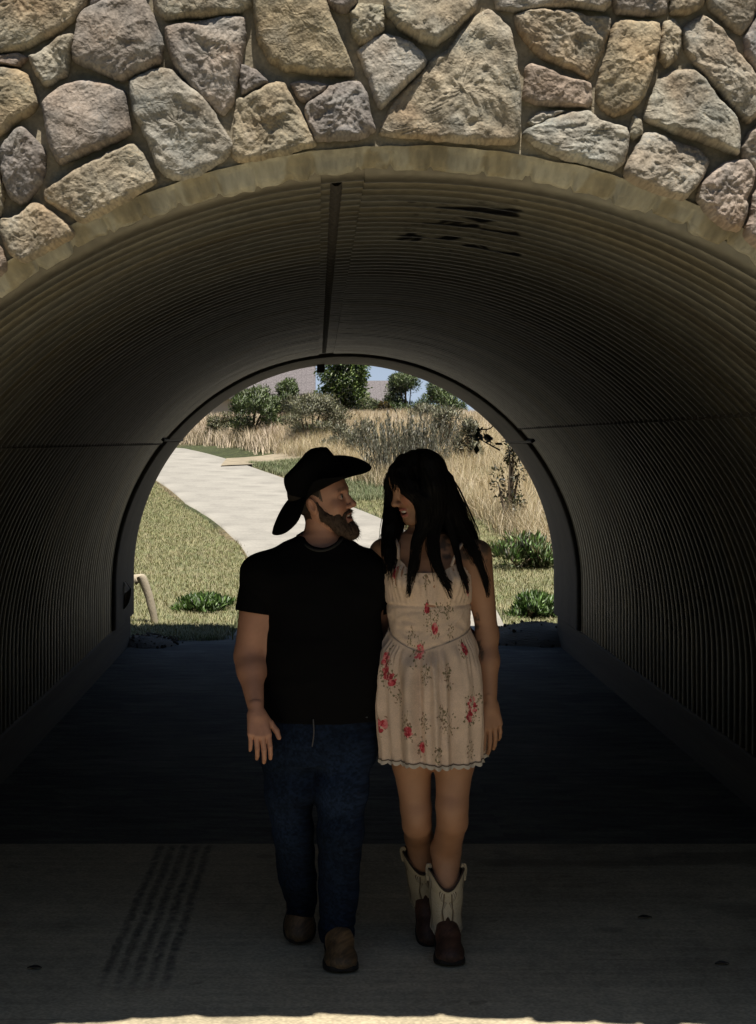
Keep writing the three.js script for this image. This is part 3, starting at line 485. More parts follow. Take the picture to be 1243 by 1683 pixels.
function handPrims(curl = 0.35, spread = 1) { // wrist at the origin, fingers down -y, thumb on +x, back of the hand on +z
  const p = [], kn = [[0.031, -0.086], [0.0105, -0.091], [-0.0105, -0.087], [-0.03, -0.078]], len = [[0.043, 0.026, 0.021], [0.048, 0.03, 0.022], [0.044, 0.028, 0.021], [0.034, 0.021, 0.018]];
  p.push(cone(V(0, 0.02, 0), V(0, -0.02, 0), 0.027, 0.026, 0.02));
  kn.forEach(([x, y], i) => p.push(cone(V(x * 0.55, -0.015, 0), V(x, y, 0.002), 0.0165, 0.0115, 0.014)));
  p.push(ell(V(0.02, -0.045, -0.009), [0.018, 0.03, 0.014], 0.012));
  kn.forEach(([x, y], i) => {
    let a = V(x, y, 0.001), ang = curl * (0.5 + 0.12 * i), r = [0.0097, 0.01, 0.0096, 0.0085][i];
    for (let k = 0; k < 3; k++) { const b = a.clone().add(V(x * 0.13 * spread * (1 - 0.4 * k) * (k ? 0.5 : 1), -Math.cos(ang) * len[i][k], -Math.sin(ang) * len[i][k])); p.push(cone(a, b, r - k * 0.0009, r - (k + 1) * 0.001, k ? 0.0025 : 0.005)); a = b; ang += curl * (0.9 + 0.1 * i); }
  });
  const t = [V(0.02, -0.02, -0.006), V(0.044, -0.046, -0.012), V(0.062, -0.072, -0.016), V(0.069, -0.097, -0.019)];
  p.push(cone(t[0], t[1], 0.0155, 0.0125, 0.012), cone(t[1], t[2], 0.0125, 0.0105, 0.004), cone(t[2], t[3], 0.0105, 0.0082, 0.003));
  return p;
}
function localMesh(prims, M, lo, hi, c, colour) { const g = nets(field(prims), lo, hi, c, colour); g.applyMatrix4(M); return g; }
const skinGrain = tex(256, 256, (u, v) => { const n = 128 + 50 * tfbm(u, v, 30, 3, 5); return [n, n, n]; }, false); skinGrain.repeat.set(8, 8);
const skinMat = std({ vertexColors: true, roughness: 0.55, bumpMap: skinGrain, bumpScale: 0.0004 });
const headBox = [V(-0.11, -0.15, -0.13), V(0.11, 0.15, 0.145)], handBox = [V(-0.07, -0.21, -0.1), V(0.1, 0.06, 0.06)];
const weave = tex(512, 512, (u, v) => { const n = 128 + 55 * (((Math.floor(u * 256) + Math.floor(v * 256)) % 2) ? 1 : -1) * 0.5 + 50 * tfbm(u, v, 120, 2, 8); return [n, n, n]; }, false); weave.repeat.set(6, 6);

// boots: heel at the origin, toe along +z, y up
function soleGeo(len, wid, th, heelH) {
  const s = new THREE.Shape(); s.moveTo(0, -0.03); s.bezierCurveTo(wid * 0.75, -0.03, wid * 0.72, len * 0.3, wid * 0.78, len * 0.45); s.bezierCurveTo(wid * 1.08, len * 0.62, wid * 1.02, len * 0.86, wid * 0.62, len * 0.97); s.bezierCurveTo(wid * 0.3, len * 1.02, -wid * 0.3, len * 1.02, -wid * 0.62, len * 0.97); s.bezierCurveTo(-wid * 1.02, len * 0.86, -wid * 1.08, len * 0.62, -wid * 0.78, len * 0.45); s.bezierCurveTo(-wid * 0.72, len * 0.3, -wid * 0.75, -0.03, 0, -0.03);
  const g = new THREE.ExtrudeGeometry(s, { depth: th, bevelEnabled: true, bevelSize: 0.003, bevelThickness: 0.003, bevelSegments: 2, curveSegments: 10 });
  g.rotateX(Math.PI / 2); g.translate(0, th + 0.003, 0);
  const p = g.attributes.position; for (let i = 0; i < p.count; i++) { const z = p.getZ(i), lift = heelH * (1 - sstep(0.28 * len, 0.55 * len, z)) + 0.012 * sstep(0.75 * len, len, z); p.setY(i, p.getY(i) + lift); }
  g.computeVertexNormals();
  const heel = new THREE.CylinderGeometry(wid * 0.78, wid * 0.7, heelH + 0.006, 20).scale(1, 1, 1.05).translate(0, heelH / 2, 0.022);
  return merge([g, heel]);
}
function vampPrims(len, wid, lift) {
  return [ell(V(0, 0.036, len * 0.78), [wid * 0.98, 0.036, len * 0.24], 0.02), ell(V(0, 0.03, len * 0.9), [wid * 0.78, 0.027, len * 0.1], 0.02), cone(V(0, 0.062 + lift * 0.4, len * 0.52), V(0, 0.05, len * 0.74), wid * 0.8, wid * 0.72, 0.03), cone(V(0, 0.085 + lift, len * 0.28), V(0, 0.065 + lift * 0.5, len * 0.52), wid * 0.72, wid * 0.76, 0.025), ell(V(0, 0.05 + lift, 0.03), [wid * 0.82, 0.06, 0.058], 0.03), cone(V(0, 0.07 + lift, 0.06), V(0, 0.105 + lift, 0.055), wid * 0.8, wid * 0.78, 0.02), cut({ k: 0.004, R: Infinity, f: (x, y) => y - (0.013 + lift * 0.0) })];
}
function makeBoot(parent, M, len, wid, col, lift) {
  const leather = tex(256, 256, (u, v) => { const n = 1 + 0.5 * tfbm(u, v, 6, 5, 3) + 0.3 * tfbm(u, v, 50, 2, 9); return [col[0] * n, col[1] * n, col[2] * n]; }); leather.repeat.set(3, 3);
  const g = nets(field(vampPrims(len, wid, lift)), V(-0.09, 0, -0.06), V(0.09, 0.3, len + 0.06), 0.005); g.applyMatrix4(M);
  const b = part('boot', g, std({ map: leather, bumpMap: leather, bumpScale: 0.003, roughness: 0.62 }), parent);
  const s = soleGeo(len, wid * 1.06, 0.011, lift); s.applyMatrix4(M);
  part('sole', s, std({ color: rgb(0.02, 0.015, 0.012), roughness: 0.8 }), b);
  return b;
}

// ----- the man -----
const m = (px, py, dz = 0) => P(px, py, 6 + dz), MS = 6 / F;
const man = thing('person', 'man in black cowboy hat, black t-shirt and blue jeans walking beside the woman', 'person', V(m(540, 1590).x, 0, -5.98), undefined);
const manHead = basis(m(531, 827, 0), V(Math.sin(1.2), 0.2, Math.cos(1.2)), V(-0.1, 1, 0.06));
{
  const skin = rgb(0.42, 0.215, 0.145), R = rng(21);
  const tint = (x, y, z) => { const n = 1 + 0.12 * fbm(x * 30, y * 30, z * 30, 3) + 0.05 * noise(x * 200, y * 200, z * 200); return skin.clone().multiplyScalar(n); };
  const ring = (l, dr = 0) => l.map(([py, cx, hw, rz, dz = 0]) => [m(0, py).y, m(cx, 0, dz).x, -6 - dz, hw * MS - dr, rz - dr]).reverse();
  const torso = [[880, 527, 40, 0.058], [890, 526, 60, 0.072], [903, 524, 78, 0.085], [920, 523, 97, 0.105], [940, 522, 106, 0.125], [970, 526, 103, 0.138], [1010, 531, 97, 0.145], [1060, 531, 100, 0.155], [1100, 531, 101, 0.16], [1150, 530, 97, 0.152], [1182, 528, 94, 0.145]];
  const rs = m(430, 944, 0), re = m(409, 1078, -0.02), rw = m(421, 1166, -0.15), ls = m(612, 942, 0.03), le = m(640, 1050, 0.15), lw = m(705, 1062, 0.19);
  const rf = re.clone().lerp(rw, 0.28), bodyP = [loft(ring(torso, 0.012), 0.03), cone(m(527, 900, 0.02), m(530, 850, 0.0), 0.062, 0.058, 0.03),
    cone(rs, re, 0.064, 0.051, 0.04), cone(re, rf, 0.046, 0.0455, 0.025), cone(rf, rw, 0.0455, 0.0275, 0.025), cone(ls, le, 0.062, 0.05, 0.04), cone(le, lw, 0.048, 0.032, 0.02),
    cone(m(474, 1190), m(480, 1368, 0.02), 0.07, 0.04, 0.03), cone(m(480, 1368, 0.02), m(496, 1500, 0.2), 0.042, 0.034, 0.02), cone(m(563, 1190), m(559, 1365, -0.06), 0.072, 0.045, 0.03), cone(m(559, 1365, -0.06), m(555, 1550, 0.02), 0.045, 0.034, 0.02)];
  const body = nets(field(bodyP), V(-0.4, 0.08, -6.35), V(0.55, 1.6, -5.7), cell.body, tint);
  const lips = rgb(0.33, 0.13, 0.11), brow = rgb(0.05, 0.03, 0.02);
  const face = facePrims({ brow: 1.15, neck: 0.055, w: 1.04 });
  const head = localMesh(face, manHead, ...headBox, cell.head, (x, y, z) => {
    let c = tint(x, y, z); const ax = Math.abs(x);
    if (z > 0.07 && ax < 0.026 && Math.abs(y + 0.063) < 0.014) c = c.lerp(lips, 0.7);
    c.lerp(rgb(0.48, 0.2, 0.14), 0.35 * sstep(0.03, 0.012, Math.hypot(ax - 0.04, y + 0.02)) + 0.3 * sstep(0.02, 0.008, Math.hypot(ax, y + 0.026)) * (z > 0.09 ? 1 : 0));
    const b = sstep(0.0085, 0.004, Math.abs(y - 0.037 + 0.1 * Math.max(0, ax - 0.034))) * sstep(0.009, 0.013, ax) * sstep(0.053, 0.046, ax) * (z > 0.05 ? 1 : 0); c.lerp(brow, 0.8 * b * (0.7 + 0.3 * noise(x * 900, y * 500)));
    if (y > 0.03 - 0.02 && z < 0.03 && ax > 0.055 && Math.hypot(y - 0.003, z + 0.012) > 0.036) c = brow.clone();
    if (z < -0.03 && y > -0.06 && ax < 0.074) c = brow.clone();
    return c;
  });
  const hd = rw.clone().sub(re).normalize(), hM = basis(rw.clone().addScaledVector(hd, 0.005), V(0.15, 0.45, 1), V(-0.15, 1, -0.42));
  const hand = localMesh(handPrims(0.45, 0.45), hM, ...handBox, cell.hand, tint);
  const hM2 = basis(lw, V(0, 0, -1), V(-1, 0.1, 0.1));
  const hand2 = localMesh(handPrims(0.4), hM2, ...handBox, cell.hand * 1.4, tint);
  part('body', merge([body, head, hand, hand2]), skinMat, man);
  // eyes and teeth
  const white = std({ color: rgb(0.36, 0.32, 0.29), roughness: 0.3 }), iris = std({ color: rgb(0.02, 0.015, 0.012), roughness: 0.2 });
  for (const s of [-1, 1]) {
    const e = part('eye', new THREE.SphereGeometry(0.0123, 20, 14).translate(s * 0.031, 0.0115, 0.0772).applyMatrix4(manHead), white, man);
    part('iris', new THREE.SphereGeometry(0.0062, 16, 10).scale(1, 1, 0.4).translate(s * 0.031, 0.0108, 0.0884).applyMatrix4(manHead), iris, e);
  }
  part('teeth', tube([V(-0.019, -0.057, 0.072), V(-0.01, -0.0585, 0.081), V(0, -0.059, 0.084), V(0.01, -0.0585, 0.081), V(0.019, -0.057, 0.072)], 0.0048, 8, 5).applyMatrix4(manHead), std({ color: rgb(0.7, 0.66, 0.58), roughness: 0.3 }), man);
  // beard and hair
  const bp = [...[-1, 1].flatMap((s) => [cone(V(s * 0.067, 0.005, 0.004), V(s * 0.06, -0.045, 0.02), 0.009, 0.017, 0.01), cone(V(s * 0.06, -0.045, 0.02), V(s * 0.034, -0.096, 0.058), 0.018, 0.022, 0.015), cone(V(s * 0.034, -0.096, 0.056), V(0, -0.116, 0.078), 0.02, 0.022, 0.015),
    cone(V(s * 0.004, -0.046, 0.097), V(s * 0.03, -0.05, 0.08), 0.0062, 0.0055, 0.005), cone(V(s * 0.03, -0.05, 0.08), V(s * 0.037, -0.088, 0.066), 0.006, 0.016, 0.01), ell(V(s * 0.047, -0.06, 0.052), [0.016, 0.03, 0.022], 0.012)]), ell(V(0, -0.108, 0.078), [0.029, 0.028, 0.024], 0.02), ell(V(0.002, -0.124, 0.084), [0.018, 0.018, 0.018], 0.02), ell(V(0, -0.085, 0.088), [0.014, 0.008, 0.008], 0.006), cut(ell(V(0, -0.064, 0.1), [0.026, 0.012, 0.03], 0.004))];
  const bf0 = field(bp), bf = (x, y, z) => bf0(x, y, z) + 0.0022 * noise(x * 160, y * 90, z * 160) + 0.0012 * noise(x * 400, y * 200, z * 400);
  const bg = nets(bf, V(-0.1, -0.18, -0.03), V(0.1, 0.05, 0.14), 0.0034), fuzz = [], P0 = bg.attributes.position, N0 = bg.attributes.normal;
  for (let i = 0; i < 1500; i++) { const k = Math.floor(R() * P0.count), a = V(P0.getX(k), P0.getY(k), P0.getZ(k)), n = V(N0.getX(k), N0.getY(k), N0.getZ(k)), d = n.multiplyScalar(0.5).add(V((R() - 0.5) * 0.5, -0.8, 0.25)).normalize(), l = 0.006 + 0.012 * R(); const b = a.clone().addScaledVector(d, l), sx = V(R() - 0.5, R() - 0.5, R() - 0.5).normalize().multiplyScalar(0.0006); const g = new THREE.BufferGeometry(); g.setAttribute('position', new THREE.Float32BufferAttribute([...a.clone().sub(sx).toArray(), ...a.clone().add(sx).toArray(), ...b.toArray()], 3)); g.setAttribute('normal', new THREE.Float32BufferAttribute([...n.toArray(), ...n.toArray(), ...n.toArray()], 3)); g.setAttribute('uv', new THREE.Float32BufferAttribute([0, 0, 1, 0, 0, 1], 2)); fuzz.push(g); }
  part('beard', merge([bg, ...fuzz]).applyMatrix4(manHead), std({ color: rgb(0.045, 0.026, 0.017), roughness: 0.8, side: THREE.DoubleSide }), man);
  // hair under the hat
  part('hair', nets(field([ell(V(0, 0.045, -0.022), [0.083, 0.09, 0.1], 0.02), cut(ell(V(0, -0.03, 0.07), [0.1, 0.115, 0.09], 0.006)), cut(ell(V(0, -0.11, -0.02), [0.12, 0.07, 0.14], 0.01)), ...[-1, 1].map((s) => cut(ell(V(s * 0.085, 0.0, -0.01), [0.03, 0.042, 0.03], 0.004)))]), V(-0.11, -0.1, -0.15), V(0.11, 0.15, 0.12), 0.006).applyMatrix4(manHead), std({ color: rgb(0.02, 0.014, 0.01) }), man);
  // hat
  const felt = cloth0({ color: rgb(0.004, 0.004, 0.0045), roughness: 1, bumpMap: skinGrain, bumpScale: 0.0006 });
  const hatM = manHead.clone().multiply(new THREE.Matrix4().makeRotationFromEuler(new THREE.Euler(-0.2, 0.04, 0.26)).setPosition(0, 0.066, -0.006));
  const crown = gridGeo(64, 30, (u, v) => {
    const a = u * Math.PI * 2, sx = Math.sin(a), cz = Math.cos(a);
    const side = Math.min(1, v / 0.62), top = Math.max(0, (v - 0.62) / 0.38), sh = 1 - 0.14 * sstep(0.1, 1, side) - 0.1 * sstep(0.75, 1, side), k = sh * (1 - top * top * 0.2 - top * 0.8);
    let x = 0.09 * sx * k, z = 0.109 * cz * k, y = 0.108 * (1 - Math.pow(1 - side, 1.35)) + 0.012 * Math.sin(top * Math.PI / 2);
    y *= 1 + 0.13 * cz * side; if (cz < 0) { z *= 1 + 0.1 * cz * sstep(0.4, 1, side); y -= 0.012 * sstep(0.6, 1, side) * -cz; }
    if (top > 0 || side > 0.8) { const w = Math.exp(-Math.pow(x / 0.022, 2)) * sstep(0.82, 1, side); y -= 0.036 * w * (1 - 0.2 * cz); }
    const pin = Math.exp(-Math.pow((Math.abs(x) - 0.05) / 0.022, 2)) * sstep(0.02, 0.07, z) * sstep(0.5, 1, side); x *= 1 - 0.2 * pin; y -= 0.006 * pin;
    return { p: V(x, y, z), uv: [a * 0.1, y] };
  }, { closeU: true });
  const brimY = (a, t) => { const s = Math.sin(a), c = Math.cos(a); return Math.pow(t, 1.6) * (0.06 * Math.pow(Math.abs(s), 2.4) * sstep(-0.4, 0.25, c) - 0.02 * Math.pow(Math.max(0, c), 2) - 0.078 * sstep(-0.35, 0.75, -c)) - 0.004 * t; };
  const brim = gridGeo(96, 22, (u, v) => {
    const a = u * Math.PI * 2, w = v < 0.5 ? v * 2 : (1 - v) * 2, t = w, up = v < 0.5 ? 0.002 : -0.002, ro = 1 + 0.02 * Math.sin(a * 2 + 1), s = Math.sin(a), c = Math.cos(a);
    const curl = Math.pow(Math.abs(s), 2.2) * Math.pow(t, 2) * 0.022 * (1 - Math.max(0, -c)), pinch = 1 - 0.16 * Math.pow(Math.max(0, c), 4) * t;
    return { p: V(s * (lerp(0.08, (0.158 + 0.022 * Math.max(0, -c)) * ro, t) - curl) * pinch, brimY(a, t) + up * (1 - 0.5 * Math.pow(t, 8)), c * lerp(0.096, (c < 0 ? 0.222 : 0.2) * ro, t)), uv: [a * 0.15, t * 0.1] };
  }, { closeU: true });
  const hat = part('cowboy_hat', crown.applyMatrix4(hatM), felt, man);
  part('brim', brim.applyMatrix4(hatM), felt, hat);
  part('hat_band', gridGeo(48, 4, (u, v) => { const a = u * Math.PI * 2, r = 1.015 - 0.012 * v; return { p: V(0.084 * Math.sin(a) * r, 0.002 + 0.02 * v, 0.1 * Math.cos(a) * r) }; }, { closeU: true }).applyMatrix4(hatM), std({ color: rgb(0.014, 0.012, 0.012), roughness: 0.5 }), hat);
  // t-shirt with open sleeves
  const cotton = cloth0({ color: rgb(0.004, 0.004, 0.0048), roughness: 0.95, bumpMap: weave, bumpScale: 0.0006, side: THREE.DoubleSide });
  const sf0 = field([loft(ring(torso), 0.03), cone(rs, rs.clone().lerp(re, 0.18), 0.07, 0.07, 0.05), cone(ls, ls.clone().lerp(le, 0.2), 0.076, 0.07, 0.05), cut(ell(m(529, 872, -0.055), [0.067, 0.06, 0.075], 0.008))]);
  const sf = (x, y, z) => sf0(x, y, z) + 0.006 * fbm(x * 7, y * 11, z * 7, 3) + 0.004 * ridge(x * 5 + y * 4, y * 9 - x * 3, z * 5, 2);
  const sleeve = (a, b, t, r0, r1) => tube([a.clone().lerp(b, 0.02), a.clone().lerp(b, t * 0.5), a.clone().lerp(b, t)], [r0, (r0 + r1) / 2, r1], 28, 8);
  const shirt = part('t_shirt', merge([nets(sf, V(-0.38, 0.72, -6.3), V(0.4, 1.56, -5.78), 0.008), sleeve(rs, re, 0.47, 0.07, 0.073), sleeve(ls, le, 0.5, 0.076, 0.062)]), cotton, man);
  part('collar', tube([m(489, 881, 0.02), m(499, 893, -0.055), m(515, 903, -0.088), m(530, 905, -0.094), m(546, 900, -0.085), m(560, 889, -0.05), m(566, 880, 0.02), m(545, 872, 0.085), m(508, 872, 0.085), m(489, 881, 0.02)], 0.0052, 8, 6), std({ color: rgb(0.012, 0.012, 0.013) }), shirt);
  // jeans
  const dt = tex(512, 512, (u, v) => { const tw = ((Math.floor(u * 256) + Math.floor(v * 512)) % 3) / 3, n = 0.8 + 0.35 * tw + 0.45 * tfbm(u, v, 60, 3, 4) + 0.12 * tfbm(u, v, 5, 3, 14); return [25 * n, 35 * n, 54 * n]; }); dt.repeat.set(2.2, 2.2);
  const denim = cloth0({ map: dt, bumpMap: weave, bumpScale: 0.001, roughness: 0.9, vertexColors: true });
  const jp = [loft(ring([[1160, 529, 92, 0.13], [1190, 529, 94, 0.14], [1220, 527, 96, 0.14], [1250, 526, 90, 0.12]]), 0.03), ...chain([m(474, 1225, 0), m(476, 1300, -0.01), m(481, 1368, 0.02), m(489, 1440, 0.12), m(496, 1492, 0.2)], [0.1, 0.086, 0.074, 0.068, 0.06], 0.04), ...chain([m(564, 1225, -0.01), m(562, 1300, -0.05), m(559, 1368, -0.07), m(556, 1460, -0.02), m(554, 1562, 0.02)], [0.103, 0.094, 0.083, 0.071, 0.066], 0.04), cut({ k: 0.003, R: Infinity, f: (x, y, z) => z > -6.12 ? y - m(0, 1554, 0).y - 0.004 * Math.sin(x * 30) : 1 })];
  const jf0 = field(jp), jf = (x, y, z) => { const kn = Math.exp(-Math.pow((y - 0.47) / 0.1, 2)), hem = sstep(0.3, 0.1, y); return jf0(x, y, z) + (0.0035 + 0.007 * kn + 0.012 * hem) * ridge(x * 6 + y * 3, y * (11 + 8 * hem) + x * 5 * Math.sin(y * 9), z * 5, 2) + 0.004 * fbm(x * 20, y * 24, z * 20, 2); };
  const fade = (x, y, z) => { const t = 0.9 + 0.6 * sstep(0.2, -0.25, fbm(x * 7, y * 5, z * 4, 3)) * Math.exp(-Math.pow((y - 0.55) / 0.22, 2)); return rgb(t, t, t * 0.98); };
  const jeans = part('jeans', nets(jf, V(-0.36, 0.05, -6.4), V(0.36, 0.92, -5.75), 0.0075, fade), denim, man);
  part('fly_seam', tube([m(515, 1182, -0.145), m(516, 1205, -0.15), m(512, 1235, -0.13)], 0.0022, 6, 6), std({ color: rgb(0.07, 0.07, 0.08) }), jeans);
  part('pocket_seam', tube([m(570, 1163, -0.12), m(582, 1175, -0.115), m(604, 1179, -0.09)], 0.0024, 6, 6), std({ color: rgb(0.08, 0.08, 0.09) }), jeans);
  const fx = m(554, 0, 0).x;
  makeBoot(man, basis(V(fx, 0.0, -6.1), V(0.055, 0, 1), V(0, 1, 0)), 0.295, 0.058, [112, 88, 60], 0.022);
  const t2 = P(495, 1552, 6.15); makeBoot(man, basis(V(t2.x - 0.01, 0.115, -6.4), V(0.02, -0.42, 1), V(0, 1, 0.42)), 0.29, 0.056, [104, 82, 58], 0.022);
}

// ----- the woman -----
const w = (px, py, dz = 0) => P(px, py, 5.98 + dz), WS = 5.98 / F;
const woman = thing('person', 'long dark-haired woman in short cream floral dress and western boots beside the man', 'person', V(w(715, 1590).x, 0, -6.0));
const womanHead = basis(w(688, 801, 0.01), V(-Math.sin(1.1), -0.33, Math.cos(1.1)), V(-0.28, 1, 0.12));
{
  const skin = rgb(0.35, 0.185, 0.112), R = rng(31), ink = rgb(0.05, 0.04, 0.035);
  const tint = (x, y, z) => {
    const c = skin.clone().multiplyScalar(1 + 0.1 * fbm(x * 28, y * 28, z * 28, 3) + 0.04 * noise(x * 180, y * 180, z * 180));
    const d = -z, px = VX + x * F / d, py = VY + (EYE - y) * F / d;   // tattoos sit on the skin at these places
    if (z > -6.08) {
      const q = (ax, ay, rx, ry, s) => sstep(1, 0.7, Math.hypot((px - ax) / rx, (py - ay) / ry)) * sstep(-0.12, 0.04, fbm(x * 55 + s, y * 55, s, 3));
      c.lerp(ink, 0.85 * Math.max(q(788, 1070, 9, 26, 1), q(784, 1022, 6, 18, 4), q(775, 902, 36, 24, 7), q(735, 900, 16, 24, 9), q(806, 905, 12, 30, 13) * 0.8));
    }
    return c;
  };
  const ring = (l, dr = 0) => l.map(([py, cx, hw, rz, dz = 0]) => [w(0, py).y, w(cx, 0, dz).x, -5.98 - dz, hw * WS - dr, rz - dr]).reverse();
  const torso = [[876, 698, 38, 0.05], [888, 702, 62, 0.06], [900, 705, 76, 0.07], [918, 705, 74, 0.085], [950, 703, 66, 0.098], [990, 704, 64, 0.095], [1040, 706, 60, 0.092], [1090, 705, 76, 0.11], [1150, 706, 84, 0.118], [1190, 708, 78, 0.11]];
  const ls = w(785, 910, 0.01), le = w(801, 1043, 0.03), lf = w(803, 1086, 0.01), lw = w(805, 1153, -0.02), rs = w(630, 908, 0.05), re = w(596, 1010, 0.24), rw = w(520, 1000, 0.26);
  const f1 = P(743, 1592, 5.88), f2 = P(706, 1553, 6.16), MF = basis(V(f1.x - 0.006, 0, -6.13), V(0.015, 0, 1), V(0, 1, 0)), MB = basis(V(f2.x - 0.004, 0.075, -6.37), V(0.06, -0.36, 1), V(-0.11, 1, 0.36)), bl = (M, y, z) => V(0, y, z).applyMatrix4(M);
  const bodyP = [loft(ring(torso), 0.03), cone(w(699, 905, 0.025), w(693, 850, 0.02), 0.05, 0.046, 0.04), cone(ls, le, 0.05, 0.038, 0.035), cone(le, lf, 0.037, 0.036, 0.025), cone(lf, lw, 0.036, 0.0255, 0.025), cone(rs, re, 0.05, 0.038, 0.03), cone(re, rw, 0.036, 0.026, 0.02),
    ...[-1, 1].map((s) => ell(w(703 + s * 32, 952, -0.07), [0.058, 0.055, 0.05], 0.03)),
    ...chain([w(678, 1190, 0.02), w(677, 1250, 0.02), w(684, 1330, 0.03), w(685, 1355, 0.04), bl(MB, 0.35, 0.055), bl(MB, 0.25, 0.058), bl(MB, 0.1, 0.055)], [0.08, 0.069, 0.052, 0.048, 0.049, 0.046, 0.036], 0.03), ell(w(685, 1345, 0.0), [0.03, 0.04, 0.028], 0.03),
    ...chain([w(742, 1190, 0.0), w(747, 1250, -0.01), w(743, 1325, -0.03), w(744, 1350, -0.02), bl(MF, 0.36, 0.045), bl(MF, 0.25, 0.056), bl(MF, 0.1, 0.055)], [0.08, 0.069, 0.054, 0.051, 0.052, 0.047, 0.036], 0.03), ell(w(743, 1336, -0.055), [0.033, 0.043, 0.028], 0.03)];
  const body = nets(field(bodyP), V(-0.1, 0.12, -6.4), V(0.72, 1.56, -5.72), 0.0078, tint);
  const lips = rgb(0.36, 0.1, 0.09), brow = rgb(0.025, 0.016, 0.012);
  const face = facePrims({ brow: 0.85, neck: 0.044, w: 0.93 });
  const head = localMesh(face, womanHead, ...headBox, cell.head, (x, y, z) => {
    let c = skin.clone().multiplyScalar(1 + 0.08 * noise(x * 60, y * 60, z * 60)); const ax = Math.abs(x);
    if (z > 0.07 && ax < 0.025 && Math.abs(y + 0.063) < 0.0165) c = c.lerp(lips, 0.75);
    c.lerp(rgb(0.5, 0.18, 0.13), 0.4 * sstep(0.03, 0.012, Math.hypot(ax - 0.04, y + 0.02)));
    const b = sstep(0.006, 0.003, Math.abs(y - 0.036 + 0.1 * Math.max(0, ax - 0.034))) * sstep(0.009, 0.013, ax) * sstep(0.053, 0.046, ax) * (z > 0.05 ? 1 : 0); c.lerp(brow, 0.85 * b);
    return c;
  });
  const hM = basis(lw.clone(), V(0.3, 0.12, 1), V(-0.06, 1, 0.02));
  // her left hand: mirror so that the thumb lies on the side of the dress
  const mir = hM.clone().multiply(new THREE.Matrix4().makeScale(-1, 1, 1));
  const flipG = (g) => { const ix = g.index; for (let i = 0; i < ix.count; i += 3) { const a = ix.getX(i); ix.setX(i, ix.getX(i + 1)); ix.setX(i + 1, a); } return g; };
  const hand = flipG(nets(field(handPrims(0.3, 0.7).map((p) => p)), ...handBox, cell.hand, tint)).applyMatrix4(mir.clone().multiply(new THREE.Matrix4().makeScale(0.95, 1.0, 0.95)));
  const hand2 = localMesh(handPrims(0.4), basis(rw, V(0, 0, 1), V(1, 0.1, 0)), ...handBox, cell.hand * 1.4, null);
  { const n = hand2.attributes.position.count, c = new Float32Array(n * 3); for (let i = 0; i < n; i++) { c[3 * i] = skin.r; c[3 * i + 1] = skin.g; c[3 * i + 2] = skin.b; } hand2.setAttribute('color', new THREE.BufferAttribute(c, 3)); }
  { const n = hand.attributes.position.count, c = new Float32Array(n * 3); for (let i = 0; i < n; i++) { c[3 * i] = skin.r; c[3 * i + 1] = skin.g; c[3 * i + 2] = skin.b; } hand.setAttribute('color', new THREE.BufferAttribute(c, 3)); }
  part('body', merge([body, head, hand, hand2]), skinMat, woman);
  const white = std({ color: rgb(0.36, 0.32, 0.29), roughness: 0.3 }), iris = std({ color: rgb(0.02, 0.015, 0.012), roughness: 0.2 });
  for (const s of [-1, 1]) {
    const e = part('eye', new THREE.SphereGeometry(0.0123, 20, 14).translate(s * 0.031, 0.0115, 0.0772).applyMatrix4(womanHead), white, woman);
    part('iris', new THREE.SphereGeometry(0.0062, 16, 10).scale(1, 1, 0.4).translate(s * 0.031, 0.0105, 0.0884).applyMatrix4(womanHead), iris, e);
  }
  part('teeth', tube([V(-0.019, -0.0565, 0.074), V(-0.01, -0.059, 0.083), V(0, -0.0595, 0.086), V(0.01, -0.059, 0.083), V(0.019, -0.0565, 0.074)], 0.0052, 8, 5).applyMatrix4(womanHead), std({ color: rgb(0.75, 0.72, 0.66), roughness: 0.3 }), woman);
  part('ring', new THREE.TorusGeometry(0.0095, 0.0018, 8, 20).rotateX(Math.PI / 2).translate(0.0105 * 0.86, -0.1, -0.004).applyMatrix4(hM), std({ color: rgb(0.8, 0.75, 0.65), metalness: 0.8, roughness: 0.25 }), woman);
  // hair: a cap and long locks
  const lock = (s) => s.split(' ').map((q) => q.split(',').map(Number));
  const locks = [
    lock('672,760,0.04,15 650,784,0.055,12 643,830,0.06,10 643,870,0.0,14 641,905,-0.06,14 641,936,-0.09,6'), lock('682,756,-0.04,16 662,776,-0.07,14 674,802,-0.09,16 697,824,-0.098,17 699,856,-0.105,14 686,892,-0.12,7 680,930,-0.128,6 671,964,-0.125,2'),
    lock('706,764,-0.07,22 714,800,-0.085,23 715,840,-0.09,17 712,872,-0.105,9 712,905,-0.12,8 722,938,-0.132,6 741,966,-0.14,2'), lock('710,768,-0.03,22 727,806,-0.035,22 743,848,-0.035,20 764,880,-0.05,13 784,914,-0.075,7 803,964,-0.06,2'),
    lock('704,776,0.06,34 718,830,0.09,36 728,880,0.115,32 734,940,0.135,22 734,990,0.135,8'), lock('702,766,0.0,26 724,794,0.02,23 744,840,0.03,24 765,875,0.05,19 774,920,0.09,11 762,970,0.12,4'), lock('690,768,0.05,26 668,794,0.08,18 655,850,0.09,16 640,900,0.1,16 640,950,0.12,8'),
    lock('664,762,-0.01,13 650,774,0.0,10 640,790,0.03,8 638,815,0.05,5'), lock('690,750,-0.02,12 664,758,-0.04,12 649,771,-0.045,9 650,792,-0.06,6'), lock('735,840,-0.06,11 747,888,-0.085,5 756,928,-0.11,3.5 768,958,-0.11,1.2'),
  ];
  const toW = (p) => p.clone().applyMatrix4(womanHead), qh = new THREE.Quaternion().setFromRotationMatrix(womanHead);
  const hp = [ell(toW(V(0, 0.05, -0.022)), [0.082, 0.08, 0.098], 0.02, qh)];
